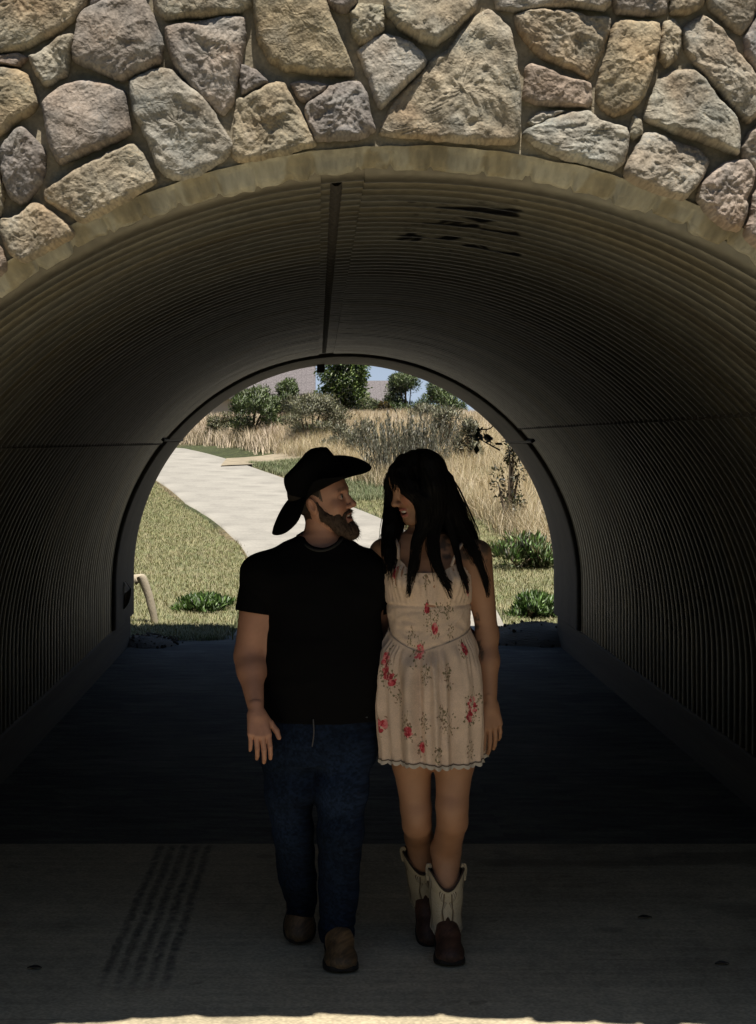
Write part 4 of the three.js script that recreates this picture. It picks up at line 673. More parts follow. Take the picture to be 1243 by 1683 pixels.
  hp.push(cut(ell(toW(V(-0.012, -0.045, 0.1)), [0.05, 0.088, 0.042], 0.006, qh)));
  for (const l of locks) hp.push(...chain(l.map((q) => w(q[0], q[1], q[2])), l.map((q, i) => q[3] * WS * (q[1] > 870 ? 0.62 : 0.95)), 0.012));
  const hf0 = field(hp), hf = (x, y, z) => hf0(x, y, z) + 0.003 * noise(x * 90, y * 10, z * 90) + 0.0015 * noise(x * 240, y * 16, z * 240);
  const strands = [];
  for (const l of locks) {
    const pts = l.map((q) => w(q[0], q[1], q[2])), rad = l.map((q) => q[3] * WS);
    for (let k = 0; k < 130; k++) { const a = R() * 6.28, b = R() * 0.75 + 0.45, len = R() < 0.7 ? pts.length : pts.length - 1, ph = R() * 6; strands.push(tube(pts.slice(0, len).map((p, i) => p.clone().add(V(Math.cos(a + 0.3 * Math.sin(ph + i)) * rad[i] * b + 0.006 * Math.sin(ph * 3 + i * 1.7) * (i > 2 ? 1 : 0.3), (i === len - 1 ? 0.02 - 0.06 * R() : 0) + (i === 0 ? -0.01 : 0), Math.sin(a + 0.3 * Math.sin(ph + i)) * rad[i] * b))), [0.0013, 0.0015, 0.0012, 0.0005], 4, 4)); }
  }
  part('hair', merge([nets(hf, V(0.16, 1.2, -6.25), V(0.64, 1.83, -5.78), 0.0055), ...strands]), cloth0({ color: rgb(0.004, 0.0034, 0.0034), roughness: 0.6, specularIntensity: 0.25 }), woman);

  // dress texture: cream cloth with rose sprays
  const c = document.createElement('canvas'); c.width = 2048; c.height = 1024; const g = c.getContext('2d');
  const cx0 = 706, TY0 = 905, TY1 = 1262;
  { const im = g.createImageData(2048, 1024); for (let j = 0; j < 1024; j++) for (let i = 0; i < 2048; i++) { const n = 1 + 0.05 * ((i + j) % 3 - 1) * 0.6 + 0.08 * fbm(i / 60, j / 60, 2, 3) + 0.06 * noise(i / 2.2, j / 2.2, 5), o = (j * 2048 + i) * 4; im.data[o] = 206 * n; im.data[o + 1] = 184 * n; im.data[o + 2] = 167 * n; im.data[o + 3] = 255; } g.putImageData(im, 0, 0); }
  const uvOf = (px, py, hw) => [(0.5 + Math.asin(clamp((px - cx0) / hw, -0.999, 0.999)) / (2 * Math.PI)) * 2048, (py - TY0) / (TY1 - TY0) * 1024];
  const hwAt = (py) => py < 1030 ? 70 : lerp(78, 88, clamp((py - 1050) / 60));
  const blob = (x, y, r, col, al) => { g.fillStyle = `rgba(${col},${al})`; g.beginPath(); g.ellipse(x, y, r * (0.5 + 0.6 * R()), r * (0.4 + 0.4 * R()), R() * 3.1, 0, 7); g.fill(); };
  const spray = (px, py, size, red, n = 1) => {
    const [x, y] = uvOf(px, py, hwAt(py)), S = size * 4.0;
    for (let i = 0; i < 26 * n; i++) { const a = R() * 6.28, d = S * (0.5 + 0.9 * R()); blob(x + Math.cos(a) * d * 0.75, y + Math.sin(a) * d, 3 + 5 * R(), R() < 0.6 ? '92,88,62' : '120,96,80', 0.75); g.strokeStyle = 'rgba(96,86,64,0.6)'; g.lineWidth = 2; if (R() < 0.4) { g.beginPath(); g.moveTo(x, y); g.quadraticCurveTo(x + Math.cos(a + 0.5) * d * 0.5, y + Math.sin(a + 0.5) * d * 0.5, x + Math.cos(a) * d * 0.75, y + Math.sin(a) * d); g.stroke(); } }
    if (red) for (let i = 0; i < 30 * n; i++) { const a = R() * 6.28, d = S * 0.62 * Math.sqrt(R()); blob(x + Math.cos(a) * d * 0.8, y + Math.sin(a) * d, 5 + 9 * R(), ['168,40,54', '196,80,92', '214,130,132', '130,26,40'][Math.floor(R() * 4)], 0.85); }
  };
  for (const [px, py, s, r] of [[658, 937, 13, 1], [755, 948, 15, 1], [765, 965, 12, 1], [684, 1066, 14, 1], [637, 1080, 13, 1], [636, 1100, 12, 1], [642, 1112, 10, 1], [768, 1150, 17, 1], [764, 1168, 12, 1], [630, 1185, 11, 1], [686, 1215, 9, 1], [663, 1175, 12, 0], [692, 1178, 9, 0], [668, 1190, 10, 1], [733, 1180, 15, 0], [722, 1165, 10, 0], [765, 1222, 11, 0], [735, 1110, 9, 0], [732, 1098, 8, 0], [705, 1012, 14, 0], [712, 1028, 10, 1], [720, 1000, 9, 0], [735, 1000, 9, 0], [700, 995, 8, 1], [668, 1040, 9, 0], [695, 1100, 9, 0], [760, 1062, 9, 1], [680, 940, 9, 0], [700, 950, 8, 0], [742, 1035, 8, 0], [710, 1225, 8, 0], [650, 1140, 8, 0]]) spray(px, py, s, r);
    for (let i = 0; i < 30; i++) { const y = R() * 1000, x = R() < 0.5 ? R() * 480 : 1560 + R() * 480; for (let k = 0; k < 20; k++) blob(x + (R() - 0.5) * 60, y + (R() - 0.5) * 60, 8, R() < 0.5 ? '180,60,72' : '92,88,62', 0.8); }
  const t = new THREE.CanvasTexture(c); t.colorSpace = THREE.SRGBColorSpace; t.flipY = false; t.wrapS = THREE.RepeatWrapping;
  const cloth = std({ map: t, roughness: 0.92, bumpMap: weave, bumpScale: 0.0006, side: THREE.DoubleSide });
  const dv = (py) => (py - TY0) / (TY1 - TY0);
  const rb = ring([[905, 705, 72, 0.085], [930, 703, 71, 0.103], [950, 703, 71, 0.108], [985, 704, 70, 0.1], [1000, 705, 69, 0.097], [1030, 706, 66, 0.096], [1066, 706, 68, 0.1], [1075, 706, 70, 0.102]]);
  const rk = ring([[1020, 706, 67, 0.102], [1040, 706, 73, 0.112], [1060, 705, 79, 0.117], [1090, 705, 85, 0.132], [1130, 706, 87, 0.146], [1180, 707, 87, 0.156], [1245, 709, 84, 0.16], [1262, 709, 84, 0.16]]);
  const at = (rings, a, py, push) => { const [cx, cz, rx, rz] = ringsAt(rings, w(0, py).y), e = 2.2, q = Math.pow(Math.pow(Math.abs(Math.sin(a)), e) + Math.pow(Math.abs(Math.cos(a)), e), -1 / e); return V(cx + Math.sin(a) * (rx + push) * q, w(0, py).y, cz + Math.cos(a) * (rz + push) * q); };
  const D = Math.PI / 180, bump = (a, c0, s) => Math.exp(-Math.pow((a - c0 * D) / (s * D), 2));
  const topY = (a) => { const q = Math.abs(a); return q > 75 * D ? lerp(942, 948, (q - 75 * D) / (105 * D)) : 938 - 22 * bump(a, -44, 17) - 14 * bump(a, 36, 17) + 6 * sstep(50 * D, 75 * D, q); };
  const waistY = (a) => { const px = clamp(a / (80 * D), -1, 1); return Math.abs(a) > 80 * D ? 1032 : (px < -0.2 ? lerp(1068, 1036, (-0.2 - px) / 0.8) : lerp(1068, 1030, (px + 0.2) / 1.2)); };
  const bodice = part('bodice', gridGeo(220, 70, (u, v) => {
    const a = (u - 0.5) * 2 * Math.PI, py = lerp(topY(a), waistY(a) + 8, v), bust = Math.exp(-Math.pow((py - 952) / 24, 2));
    let push = 0.03 * bust * (bump(a, -30, 22) + bump(a, 30, 22)) - 0.012 * bust * bump(a, 0, 10);
    push += 0.0028 * Math.sin(a * 46 + 3 * fbm(a * 5, py * 0.03, 3)) * sstep(995, 975, py) * (0.5 + 0.5 * fbm(a * 9, 4, 1) + 0.4);
    push += 0.004 * fbm(a * 3 + py * 0.05, py * 0.09 - a * 4, 6, 3) + 0.004 * ridge(a * 2 + py * 0.02, py * 0.06 + a * 3 * sstep(0, 1, a), 9, 2) * sstep(985, 1010, py) * sstep(0, -14, py - waistY(a)) - 0.004 * sstep(0, 8, py - waistY(a)) - 0.004 * Math.exp(-Math.pow((py - 992) / 2.5, 2));
    return { p: at(rb, a, py, push), uv: [u, dv(py)] };
  }), cloth, woman);
  const hemY = (a) => 1240 + 1.5 * Math.abs(Math.sin(a * 22)) + 3 * Math.cos(a) + 2 * Math.sin(a * 3);
  const pleat = (a, py) => { const k = sstep(1040, 1120, py), fine = Math.exp(-Math.max(0, py - waistY(a)) / 30); return k * (0.012 * Math.sin(a * 9 + 1.3 * Math.sin(a * 3 + 1)) + 0.007 * Math.sin(a * 23 + 2 * Math.sin(a * 5)) + 0.01 * fbm(a * 4, py * 0.008, 7, 3)) + 0.006 * fine * Math.sin(a * 44 + 4 * Math.sin(a * 7)) * sstep(0, 10, py - waistY(a)) + 0.003 * fbm(a * 12, py * 0.05, 3, 3) ; };
  const skirt = part('skirt', gridGeo(360, 80, (u, v) => { const a = (u - 0.5) * 2 * Math.PI, py = lerp(waistY(a) - 1, hemY(a), v); return { p: at(rb, a, py, 0.003).lerp(at(rk, a, py, pleat(a, py)), sstep(-6, 26, py - waistY(a))), uv: [u, dv(py)] }; }), cloth, woman);
  const lace = std({ color: rgb(0.5, 0.45, 0.39), roughness: 0.9, side: THREE.DoubleSide });
  part('lace_trim', gridGeo(440, 3, (u, v) => { const a = (u - 0.5) * 2 * Math.PI, py = lerp(hemY(a) - 1, hemY(a) + 4.5 + 2 * Math.abs(Math.sin(a * 22)), v); return { p: at(rk, a, py, pleat(a, py) + 0.001 + 0.004 * v) }; }), lace, skirt);
  part('hem_stitch', gridGeo(440, 1, (u, v) => { const a = (u - 0.5) * 2 * Math.PI, py = hemY(a) - 1.5 + 2 * v; return { p: at(rk, a, py, pleat(a, py) + 0.0025) }; }), std({ color: rgb(0.12, 0.09, 0.07), side: THREE.DoubleSide }), skirt);
  const strap = (pts) => part('strap', tube(pts, 0.0055, 8, 8), cloth, bodice);
  strap([w(742, 930, -0.115), w(750, 910, -0.095), w(760, 893, -0.05), w(768, 884, 0.01), w(764, 900, 0.07), w(755, 940, 0.1)]); strap([w(655, 918, -0.105), w(655, 900, -0.085), w(650, 886, -0.03), w(650, 882, 0.02), w(655, 905, 0.08), w(660, 945, 0.1)]);
  part('tie_end', tube([w(622, 1062, 0.03), w(614, 1040, 0.03), w(607, 1022, 0.03)], [0.016, 0.011, 0.002], 8, 6), std({ color: rgb(0.62, 0.6, 0.6) }), skirt, 'white pointed tie end at her hip');
  part('back_drape', gridGeo(30, 30, (u, v) => { const py = lerp(1085, 1160, v), px = lerp(770, 796 - 4 * v, u); return { p: w(px, py, 0.02 + 0.06 * u + 0.012 * Math.sin(u * 14)) }; }), std({ color: rgb(0.42, 0.38, 0.32), side: THREE.DoubleSide }), skirt);
  const plaid = tex(256, 256, (u, v) => { const s = (Math.sin(u * 40) > 0.75 || Math.sin(v * 60) > 0.75) ? 0.5 : 1, n = s * (1 + 0.3 * tfbm(u, v, 20, 3, 2)); return [96 * n, 30 * n, 38 * n]; });
  part('red_cloth', nets(field([ell(w(772, 1060, 0.06), [0.036, 0.056, 0.03], 0.02), cone(w(765, 1030, 0.05), w(780, 1085, 0.06), 0.016, 0.018, 0.02)]), V(0.44, 1, -6.15), V(0.66, 1.32, -5.9), 0.006), std({ map: plaid }), woman, 'dark red patterned cloth at her hip behind the dress');

  // boots
  const bt = document.createElement('canvas'); bt.width = bt.height = 512; const bg = bt.getContext('2d'); bg.fillStyle = 'rgb(186,174,150)'; bg.fillRect(0, 0, 512, 512);
  for (let i = 0; i < 2600; i++) { bg.fillStyle = `rgba(${R() < 0.5 ? '120,104,80' : '214,204,184'},0.12)`; bg.fillRect(R() * 512, R() * 512, 4 + 12 * R(), 3 + 9 * R()); }
  for (let k = -1; k < 5; k++) for (const mi of [-1, 1]) { bg.lineCap = 'round'; for (let q = 0; q < 5; q++) { bg.strokeStyle = q % 2 ? 'rgba(228,220,200,0.9)' : 'rgba(86,70,50,0.9)'; bg.lineWidth = 7; const X = 128 * k + 64, f = (x) => X + mi * x; bg.beginPath(); bg.moveTo(f(4 + q * 9), 500); bg.bezierCurveTo(f(70 - q * 6), 430, f(10 + q * 6), 330, f(44 - q * 2), 270); bg.bezierCurveTo(f(78 - q * 8), 200, f(6 + q * 9), 150, f(30 + q * 4), 60); bg.stroke(); } }
  const bmap = new THREE.CanvasTexture(bt); bmap.colorSpace = THREE.SRGBColorSpace; bmap.wrapS = THREE.RepeatWrapping; bmap.flipY = false;
  const upper = std({ map: bmap, bumpMap: bmap, bumpScale: 0.002, roughness: 0.6 });
  const boot = (M, len, wid, sh) => {
    const b = makeBoot(woman, M, len, wid, [84, 56, 42], 0.03), top = (a) => 0.298 - 0.066 * Math.pow(Math.abs(Math.cos(a)), 3) + 0.012 * Math.sin(a * 2) * 0, bot = (a) => 0.088 + 0.055 * Math.exp(-Math.pow(a / 0.28, 2)) - 0.02 * Math.exp(-Math.pow((Math.abs(a) - 0.75) / 0.35, 2));
    const sp = (a, y, o) => { const r = lerp(0.054, 0.0615, sstep(0.13, 0.28, y)) + o + 0.0022 * Math.sin(y * 60 + a * 2) * sstep(0.3, 0.15, y); return V(Math.sin(a) * r * 0.97, y, 0.055 + sh * (y - 0.12) + Math.cos(a) * r * 1.12); };
    const s = part('shaft', gridGeo(64, 24, (u, v) => { const a = (u - 0.5) * Math.PI * 2, y = lerp(bot(a), top(a), v); return { p: sp(a, y, 0.004), uv: [u, 1 - v] }; }, { closeU: true }).applyMatrix4(M), upper, b);
    part('lining', gridGeo(48, 8, (u, v) => { const a = (u - 0.5) * Math.PI * 2, y = lerp(0.17, top(a) - 0.002, v); return { p: sp(a, y, 0.0) }; }, { flip: true, closeU: true }).applyMatrix4(M), std({ color: rgb(0.05, 0.035, 0.025) }), b);
    const edge = []; for (let i = 0; i <= 40; i++) { const a = (i / 40 - 0.5) * Math.PI * 2; edge.push(sp(a, top(a), 0.003)); } part('piping', tube(edge, 0.0032, 6, 2).applyMatrix4(M), std({ color: rgb(0.035, 0.022, 0.017) }), b);
    for (const q of [-1, 1]) part('pull_strap', tube([sp(q * 1.57, 0.255, 0.006), sp(q * 1.57, 0.3, 0.008), sp(q * 1.57, 0.314, 0.002), sp(q * 1.57, 0.3, -0.005)], [0.006, 0.007, 0.007, 0.006], 8, 5).applyMatrix4(M), upper, b);
  };
  boot(MF, 0.25, 0.051, 0.01); boot(MB, 0.25, 0.049, 0.01);
}

// ---------- vegetation ----------
// leaves as folded diamonds, gathered in clumps through the crown
function leafMesh(pts, R, size, cols, opt = {}) {
  const n = pts.length, pos = new Float32Array(n * 18), nor = new Float32Array(n * 18), col = new Float32Array(n * 18), uv = new Float32Array(n * 12), q = new THREE.Quaternion(), dir = V(0, 0, 0), side = V(0, 0, 0), nn = V(0, 0, 0);
  pts.forEach(({ p, out, k }, i) => {
    const s = size * (0.6 + 0.8 * R()), ar = opt.narrow ?? 0.45;
    dir.set(R() - 0.5, R() - 0.5 + (opt.up ?? 0), R() - 0.5).addScaledVector(out, opt.outward ?? 0.5).normalize(); side.set(R() - 0.5, R() - 0.5, R() - 0.5).cross(dir).normalize(); nn.crossVectors(dir, side).addScaledVector(out, 0.6).normalize();
    const a = p, b = p.clone().addScaledVector(dir, s * 0.5).addScaledVector(side, s * ar * 0.5), c = p.clone().addScaledVector(dir, s), d = p.clone().addScaledVector(dir, s * 0.5).addScaledVector(side, -s * ar * 0.5).addScaledVector(nn, s * 0.08);
    const c0 = cols[Math.floor(R() * cols.length)], m = 0.7 + 0.6 * R();
    [a, b, c, a, c, d].forEach((v, j) => { const o = i * 18 + j * 3; pos[o] = v.x; pos[o + 1] = v.y; pos[o + 2] = v.z; nor[o] = nn.x; nor[o + 1] = nn.y; nor[o + 2] = nn.z; col[o] = c0[0] * m; col[o + 1] = c0[1] * m; col[o + 2] = c0[2] * m; });
  });
  const g = new THREE.BufferGeometry(); g.setAttribute('position', new THREE.BufferAttribute(pos, 3)); g.setAttribute('normal', new THREE.BufferAttribute(nor, 3)); g.setAttribute('color', new THREE.BufferAttribute(col, 3)); g.setAttribute('uv', new THREE.BufferAttribute(uv, 2)); return g;
}
const leafMat = new THREE.MeshPhysicalMaterial({ vertexColors: true, roughness: 0.85, side: THREE.DoubleSide, transmission: 0.35, thickness: 0 });
const bark = std({ color: rgb(0.1, 0.075, 0.05), roughness: 1 });
function shrub(name, label, category, px, d, wPx, pyTop, pyBase, n, size, cols, opt = {}) {
  const R = rng(Math.round(px * 7 + d * 13)), x = (px - VX) * d / F, g0 = groundH(x, -d), top = EYE + (VY - pyTop) * d / F, base = opt.onGround === false ? EYE + (VY - pyBase) * d / F : g0, hgt = Math.max(0.15, top - base), rx = wPx * d / F / 2;
  const t = thing(name, label, category, V(x, base, -d), opt.group), pts = [], clumps = [], y0 = opt.clear ?? 0.12;
  const NC = opt.clumps ?? 22;
  for (let i = 0; i < NC; i++) { const a = R() * 6.28, h = y0 + (1 - y0) * Math.pow(R(), 0.8), w = Math.sin(Math.PI * clamp(0.25 + 0.68 * h)) * (0.5 + 0.5 * R()); clumps.push({ c: V(x + Math.cos(a) * rx * 0.75 * w, base + hgt * h * 0.92, -d + Math.sin(a) * rx * 0.75 * w), r: V(rx * (0.24 + 0.16 * R()), hgt * (0.12 + 0.1 * R()), rx * (0.24 + 0.16 * R())) }); }
  for (let i = 0; i < n; i++) {
    const k = Math.floor(R() * NC), c = clumps[k], o = V(R() - 0.5, R() - 0.5, R() - 0.5).normalize(), rr = Math.pow(R(), 0.45) * (1 + 0.25 * fbm(o.x * 2 + k, o.y * 2, o.z * 2, 2)), p = V(c.c.x + o.x * c.r.x * rr, c.c.y + o.y * c.r.y * rr, c.c.z + o.z * c.r.z * rr);
    if (p.y < base + 0.02) p.y = base + 0.02 + 0.1 * R(); pts.push({ p, out: o, k });
  }
  part(opt.crownName ?? 'foliage', leafMesh(pts, R, size, cols, opt), leafMat, t);
  const stems = []; const tr = opt.trunk ?? 0.035; for (let i = 0; i < (opt.stems ?? 9); i++) { const c = clumps[i % NC].c, a = V(x + (R() - 0.5) * rx * (opt.spread ?? 0.3), base - 0.05, -d + (R() - 0.5) * rx * (opt.spread ?? 0.3)); stems.push(tube([a, a.clone().lerp(c, 0.5).add(V((R() - 0.5) * 0.1, 0.1 * hgt, 0)), c], [tr, tr * 0.6, tr * 0.2], 6, 4)); }
  part(opt.clear > 0.2 ? 'trunk' : 'stems', merge(stems), bark, t); return t;
}
const JUN = [[0.2, 0.298, 0.103], [0.258, 0.358, 0.128], [0.339, 0.417, 0.168], [0.14, 0.217, 0.079]], SAGE = [[0.469, 0.469, 0.305], [0.375, 0.399, 0.247], [0.586, 0.562, 0.386], [0.281, 0.294, 0.175]], LEAF = [[0.258, 0.402, 0.097], [0.354, 0.515, 0.145], [0.193, 0.306, 0.09], [0.451, 0.58, 0.193]], OLIVE = [[0.374, 0.385, 0.2], [0.304, 0.328, 0.153], [0.468, 0.445, 0.257]], WEED = [[0.214, 0.398, 0.091], [0.306, 0.52, 0.137], [0.153, 0.276, 0.078]];
shrub('juniper_shrub', 'dark green juniper bush left of the path, at the left edge of the arch view', 'shrub', 418, 47, 112, 636, 712, 17000, 0.075, JUN, { narrow: 0.28, up: 0.4 });
shrub('juniper_shrub', 'rounded dark green juniper below the left house roof', 'shrub', 472, 53, 66, 626, 690, 12000, 0.075, JUN, { narrow: 0.28, up: 0.4 });
shrub('juniper_shrub', 'low pale green bush beside the far end of the concrete path', 'shrub', 362, 50, 60, 676, 712, 6000, 0.07, OLIVE, { narrow: 0.3 });
shrub('grey_shrub', 'olive grey rounded shrub under the tall leafy tree', 'shrub', 512, 43, 150, 650, 718, 19000, 0.065, [...OLIVE, ...SAGE], { narrow: 0.25, up: 0.5 });
shrub('leafy_tree', 'tall bright green leafy tree at the top of the far arch', 'tree', 566, 62, 118, 556, 690, 24000, 0.1, LEAF, { clear: 0.22, trunk: 0.09, stems: 7, spread: 0.15, crownName: 'crown', clumps: 30, up: -0.3 });
shrub('juniper_shrub', 'dark juniper right of the sky gap, under the arch', 'shrub', 668, 60, 100, 610, 678, 16000, 0.085, JUN, { narrow: 0.28, up: 0.4 });
shrub('juniper_shrub', 'dark juniper against the right curve of the far arch', 'shrub', 728, 56, 90, 622, 682, 14000, 0.085, JUN, { narrow: 0.28, up: 0.4 });
shrub('juniper_shrub', 'small green bush between the leafy tree and the grey roof', 'shrub', 608, 57, 60, 655, 700, 7000, 0.075, [...JUN, ...OLIVE], { narrow: 0.3 });
shrub('yellow_shrub', 'small yellowish shrub at the foot of the grey roofed house', 'shrub', 632, 52, 30, 664, 690, 1200, 0.1, [[0.3, 0.22, 0.06], [0.24, 0.2, 0.08]], {});
{ // upright grey rabbitbrush clump behind the woman's head
  const R = rng(66), d = 33, px = 668, x = (px - VX) * d / F, base = groundH(x, -d), t = thing('rabbitbrush', 'grey green upright brush clump right behind the heads of the couple', 'shrub', V(x, base, -d)), stems = [], pts = [];
  for (let i = 0; i < 260; i++) {
    const a = R() * 6.28, r = Math.sqrt(R()) * 0.78, lean = 0.25 + 0.35 * R(), hh = 0.75 + 0.75 * R() * (1 - 0.5 * r), p0 = V(x + Math.cos(a) * r * 0.8, base - 0.03, -d + Math.sin(a) * r * 0.6), p2 = p0.clone().add(V(Math.cos(a) * r * lean * 1.2 + (R() - 0.5) * 0.2, hh, Math.sin(a) * r * lean)), p1 = p0.clone().lerp(p2, 0.5).add(V((R() - 0.5) * 0.06, 0.06, 0));
    if (i < 150) stems.push(tube([p0, p1, p2], [0.007, 0.005, 0.002], 4, 3));
    for (let k = 0; k < 34; k++) { const q = 0.3 + 0.7 * R(), p = q < 0.5 ? p0.clone().lerp(p1, q * 2) : p1.clone().lerp(p2, q * 2 - 1); pts.push({ p, out: V((R() - 0.5) * 0.7, 0.8, (R() - 0.5) * 0.7), k: 0 }); }
  }
  part('stems', merge(stems), std({ color: rgb(0.22, 0.19, 0.14) }), t); part('foliage', leafMesh(pts, R, 0.085, [[0.33, 0.335, 0.25], [0.27, 0.28, 0.2], [0.4, 0.39, 0.31], [0.2, 0.21, 0.14]], { narrow: 0.16, up: 0.4, outward: 1 }), leafMat, t);
}
shrub('weed_clump', 'dark leafy weeds standing in the dry grass of the right bank', 'plant', 836, 25, 62, 712, 768, 1100, 0.06, [[0.16, 0.17, 0.09], [0.22, 0.22, 0.13]], { clumps: 12 });
shrub('weed_clump', 'dark green weeds on the right, where dry bank meets mown grass', 'plant', 858, 21, 130, 880, 905, 3200, 0.085, [...WEED, [0.2, 0.22, 0.09], [0.3, 0.28, 0.13]], { clumps: 30, narrow: 0.2, up: 0.9 });
shrub('weed_clump', 'bright green weeds left of the path beside the far tunnel mouth', 'plant', 335, 17.6, 120, 992, 1030, 2600, 0.07, WEED, { clumps: 26, narrow: 0.22, up: 0.9 });
shrub('weed_clump', 'green weeds at the right side of the far tunnel mouth', 'plant', 880, 17.2, 90, 980, 1015, 2600, 0.075, WEED, { clumps: 26, narrow: 0.22, up: 0.9 });
{ // sprig hanging at the right edge of the far mouth
  const R = rng(91), a = P(815, 752, 15.38), t = thing('leafy_sprig', 'dark leafy twig hanging at right edge of the far tunnel mouth', 'plant', a), pts = [], L = [P(818, 690, 15.4), P(806, 704, 15.36), P(792, 706, 15.34)], L2 = [P(822, 740, 15.4), P(800, 728, 15.36), P(786, 720, 15.34)];
  part('twig', merge([tube(L, 0.006, 6, 5), tube(L2, [0.008, 0.004], 6, 5)]), bark, t);
  for (const [px, py] of [[784, 702], [790, 710], [797, 702], [788, 722], [796, 727], [802, 720], [806, 733], [786, 730], [800, 712], [812, 728], [795, 718]]) { const o = V(R() - 0.5, R() - 0.8, 0.2).normalize(); for (let k = 0; k < 2; k++) pts.push({ p: P(px + 5 * (R() - 0.5), py + 5 * (R() - 0.5), 15.35 + 0.05 * R()), out: o, k: 0 }); }
  for (const [i, q] of pts.entries()) part(i ? `leaf_${String(i).padStart(3, '0')}` : 'leaf', leafMesh([q], R, 0.075, [[0.03, 0.04, 0.015]], { narrow: 0.75 }), leafMat, t);
}
// grasses: tufts that nobody could count
function tuft(R, blades, h, w, spread, bend) {
  const pos = [], nor = [], uv = [];
  for (let b = 0; b < blades; b++) {
    const a = R() * 6.28, r = R() * spread, x = Math.cos(a) * r, z = Math.sin(a) * r, la = R() * 6.28, l = bend * (0.3 + R()), hh = h * (0.55 + 0.6 * R()), dx = Math.cos(la), dz = Math.sin(la), sx = -dz * w, sz = dx * w;
    const P0 = [x - sx, 0, z - sz], P1 = [x + sx, 0, z + sz], m = [x + dx * l * 0.35, hh * 0.6, z + dz * l * 0.35], M0 = [m[0] - sx * 0.7, m[1], m[2] - sz * 0.7], M1 = [m[0] + sx * 0.7, m[1], m[2] + sz * 0.7], T = [x + dx * l, hh, z + dz * l];
    for (const v of [P0, P1, M1, P0, M1, M0, M0, M1, T]) { pos.push(...v); nor.push(dx * 0.3, 0.9, dz * 0.3); uv.push(0, 0); }
  }
  const g = new THREE.BufferGeometry(); g.setAttribute('position', new THREE.Float32BufferAttribute(pos, 3)); g.setAttribute('normal', new THREE.Float32BufferAttribute(nor, 3)); g.setAttribute('uv', new THREE.Float32BufferAttribute(uv, 2)); return g;
}
function grass(name, label, category, geo, n, place, cols, seed) {
  const R = rng(seed), list = [], M = new THREE.Matrix4(), q = new THREE.Quaternion(), Y = V(0, 1, 0);
  for (let i = 0; i < n * 4 && list.length < n; i++) { const p = place(R); if (p) list.push(p); }
  const im = new THREE.InstancedMesh(geo, new THREE.MeshPhysicalMaterial({ roughness: 0.9, side: THREE.DoubleSide, transmission: 0.2, thickness: 0 }), list.length);
  im.name = name; list.forEach((p, i) => { M.compose(V(p.x, groundH(p.x, -p.d) - 0.01, -p.d), q.setFromAxisAngle(Y, R() * 6.28), V(1, 1, 1).multiplyScalar(p.s ?? (0.7 + 0.6 * R()))); im.setMatrixAt(i, M); const c = cols[Math.floor(R() * cols.length)], k = 0.75 + 0.5 * R(); im.setColorAt(i, rgb(c[0] * k, c[1] * k, c[2] * k)); });
  tag(im, label, category, null, 'stuff'); im.castShadow = im.receiveShadow = true; scene.add(im); return im;
}
const rel = (x, d) => x - pathX(clamp(d, 15.2, 75));
const DRY = [[0.56, 0.46, 0.3], [0.6, 0.51, 0.36], [0.52, 0.41, 0.23], [0.58, 0.47, 0.28], [0.46, 0.35, 0.18], [0.48, 0.39, 0.22], [0.38, 0.34, 0.17]];
for (const [i, [px, dd, w0, top]] of [[735, 36, 90, 672], [600, 38, 70, 690], [772, 33, 60, 690], [560, 40, 60, 700], [700, 44, 80, 668]].entries()) shrub('sage_shrub', ['pale sage bush on the bank right of the brush clump', 'pale sage bush above the brim of the cowboy hat', 'pale sage bush by the right curve of the arch', 'low pale sage bush between path end and hat', 'pale sage bush highest on the bank below the junipers'][i], 'shrub', px, dd, w0, top, 0, 3600, 0.075, [...SAGE, [0.42, 0.38, 0.26]], { narrow: 0.2, up: 0.5, clumps: 16 });
const gw = (d) => Math.max(0.004, d * 0.00022);
const pickD = (R, a, b) => a * Math.pow(b / a, R());
grass('lawn', 'short mown grass on both sides of the concrete path', 'grass', tuft(rng(1), 12, 0.055, 0.004, 0.09, 0.03), 42000, (R) => { const d = pickD(R, 15.6, 36), x = (R() - 0.5) * 15 - 0.5 - (d - 16) * 0.06, r = rel(x, d), w = 1.38 * (d > 24 ? 1.08 : 1); if (Math.abs(r) < w) return null; const lim = r > 0 ? 2.4 + 0.5 * fbm(x, d, 2) + 0.08 * (d - 16) : 3.3 + 0.5 * fbm(x, d, 5); return Math.abs(r) < lim && Math.abs(x) < 9 ? { x, d } : null; }, [[0.25, 0.25, 0.08], [0.31, 0.29, 0.115], [0.2, 0.23, 0.065], [0.38, 0.33, 0.16]], 71);
grass('dry_grass', 'tall dry golden grass covering the bank right of the path', 'grass', tuft(rng(2), 18, 0.4, 0.0042, 0.2, 0.3), 16000, (R) => { const d = pickD(R, 17.5, 48), x = R() * 16 - 1, r = rel(x, d); return r > 2.7 + 0.6 * fbm(x * 0.7, d * 0.7, 8) + (d < 21 ? 0.4 : 0) && x < d * 0.17 + 1.2 ? { x, d } : null; }, DRY, 72);
grass('dry_grass', 'dry straw coloured grass below the bushes beyond the path bend', 'grass', tuft(rng(3), 16, 0.42, 0.008, 0.24, 0.3), 9000, (R) => { const d = 38 + 22 * R(), x = (R() - 0.5) * 22 - 1, r = rel(x, d); if (Math.abs(x - 0.4) < 1.9 && d < 42.5) return null; return Math.abs(r) > (r > 0 ? 2.6 : 1.8) ? { x, d } : null; }, [[0.5, 0.4, 0.27], [0.56, 0.45, 0.33], [0.4, 0.32, 0.19]], 73).name = 'straw_grass';
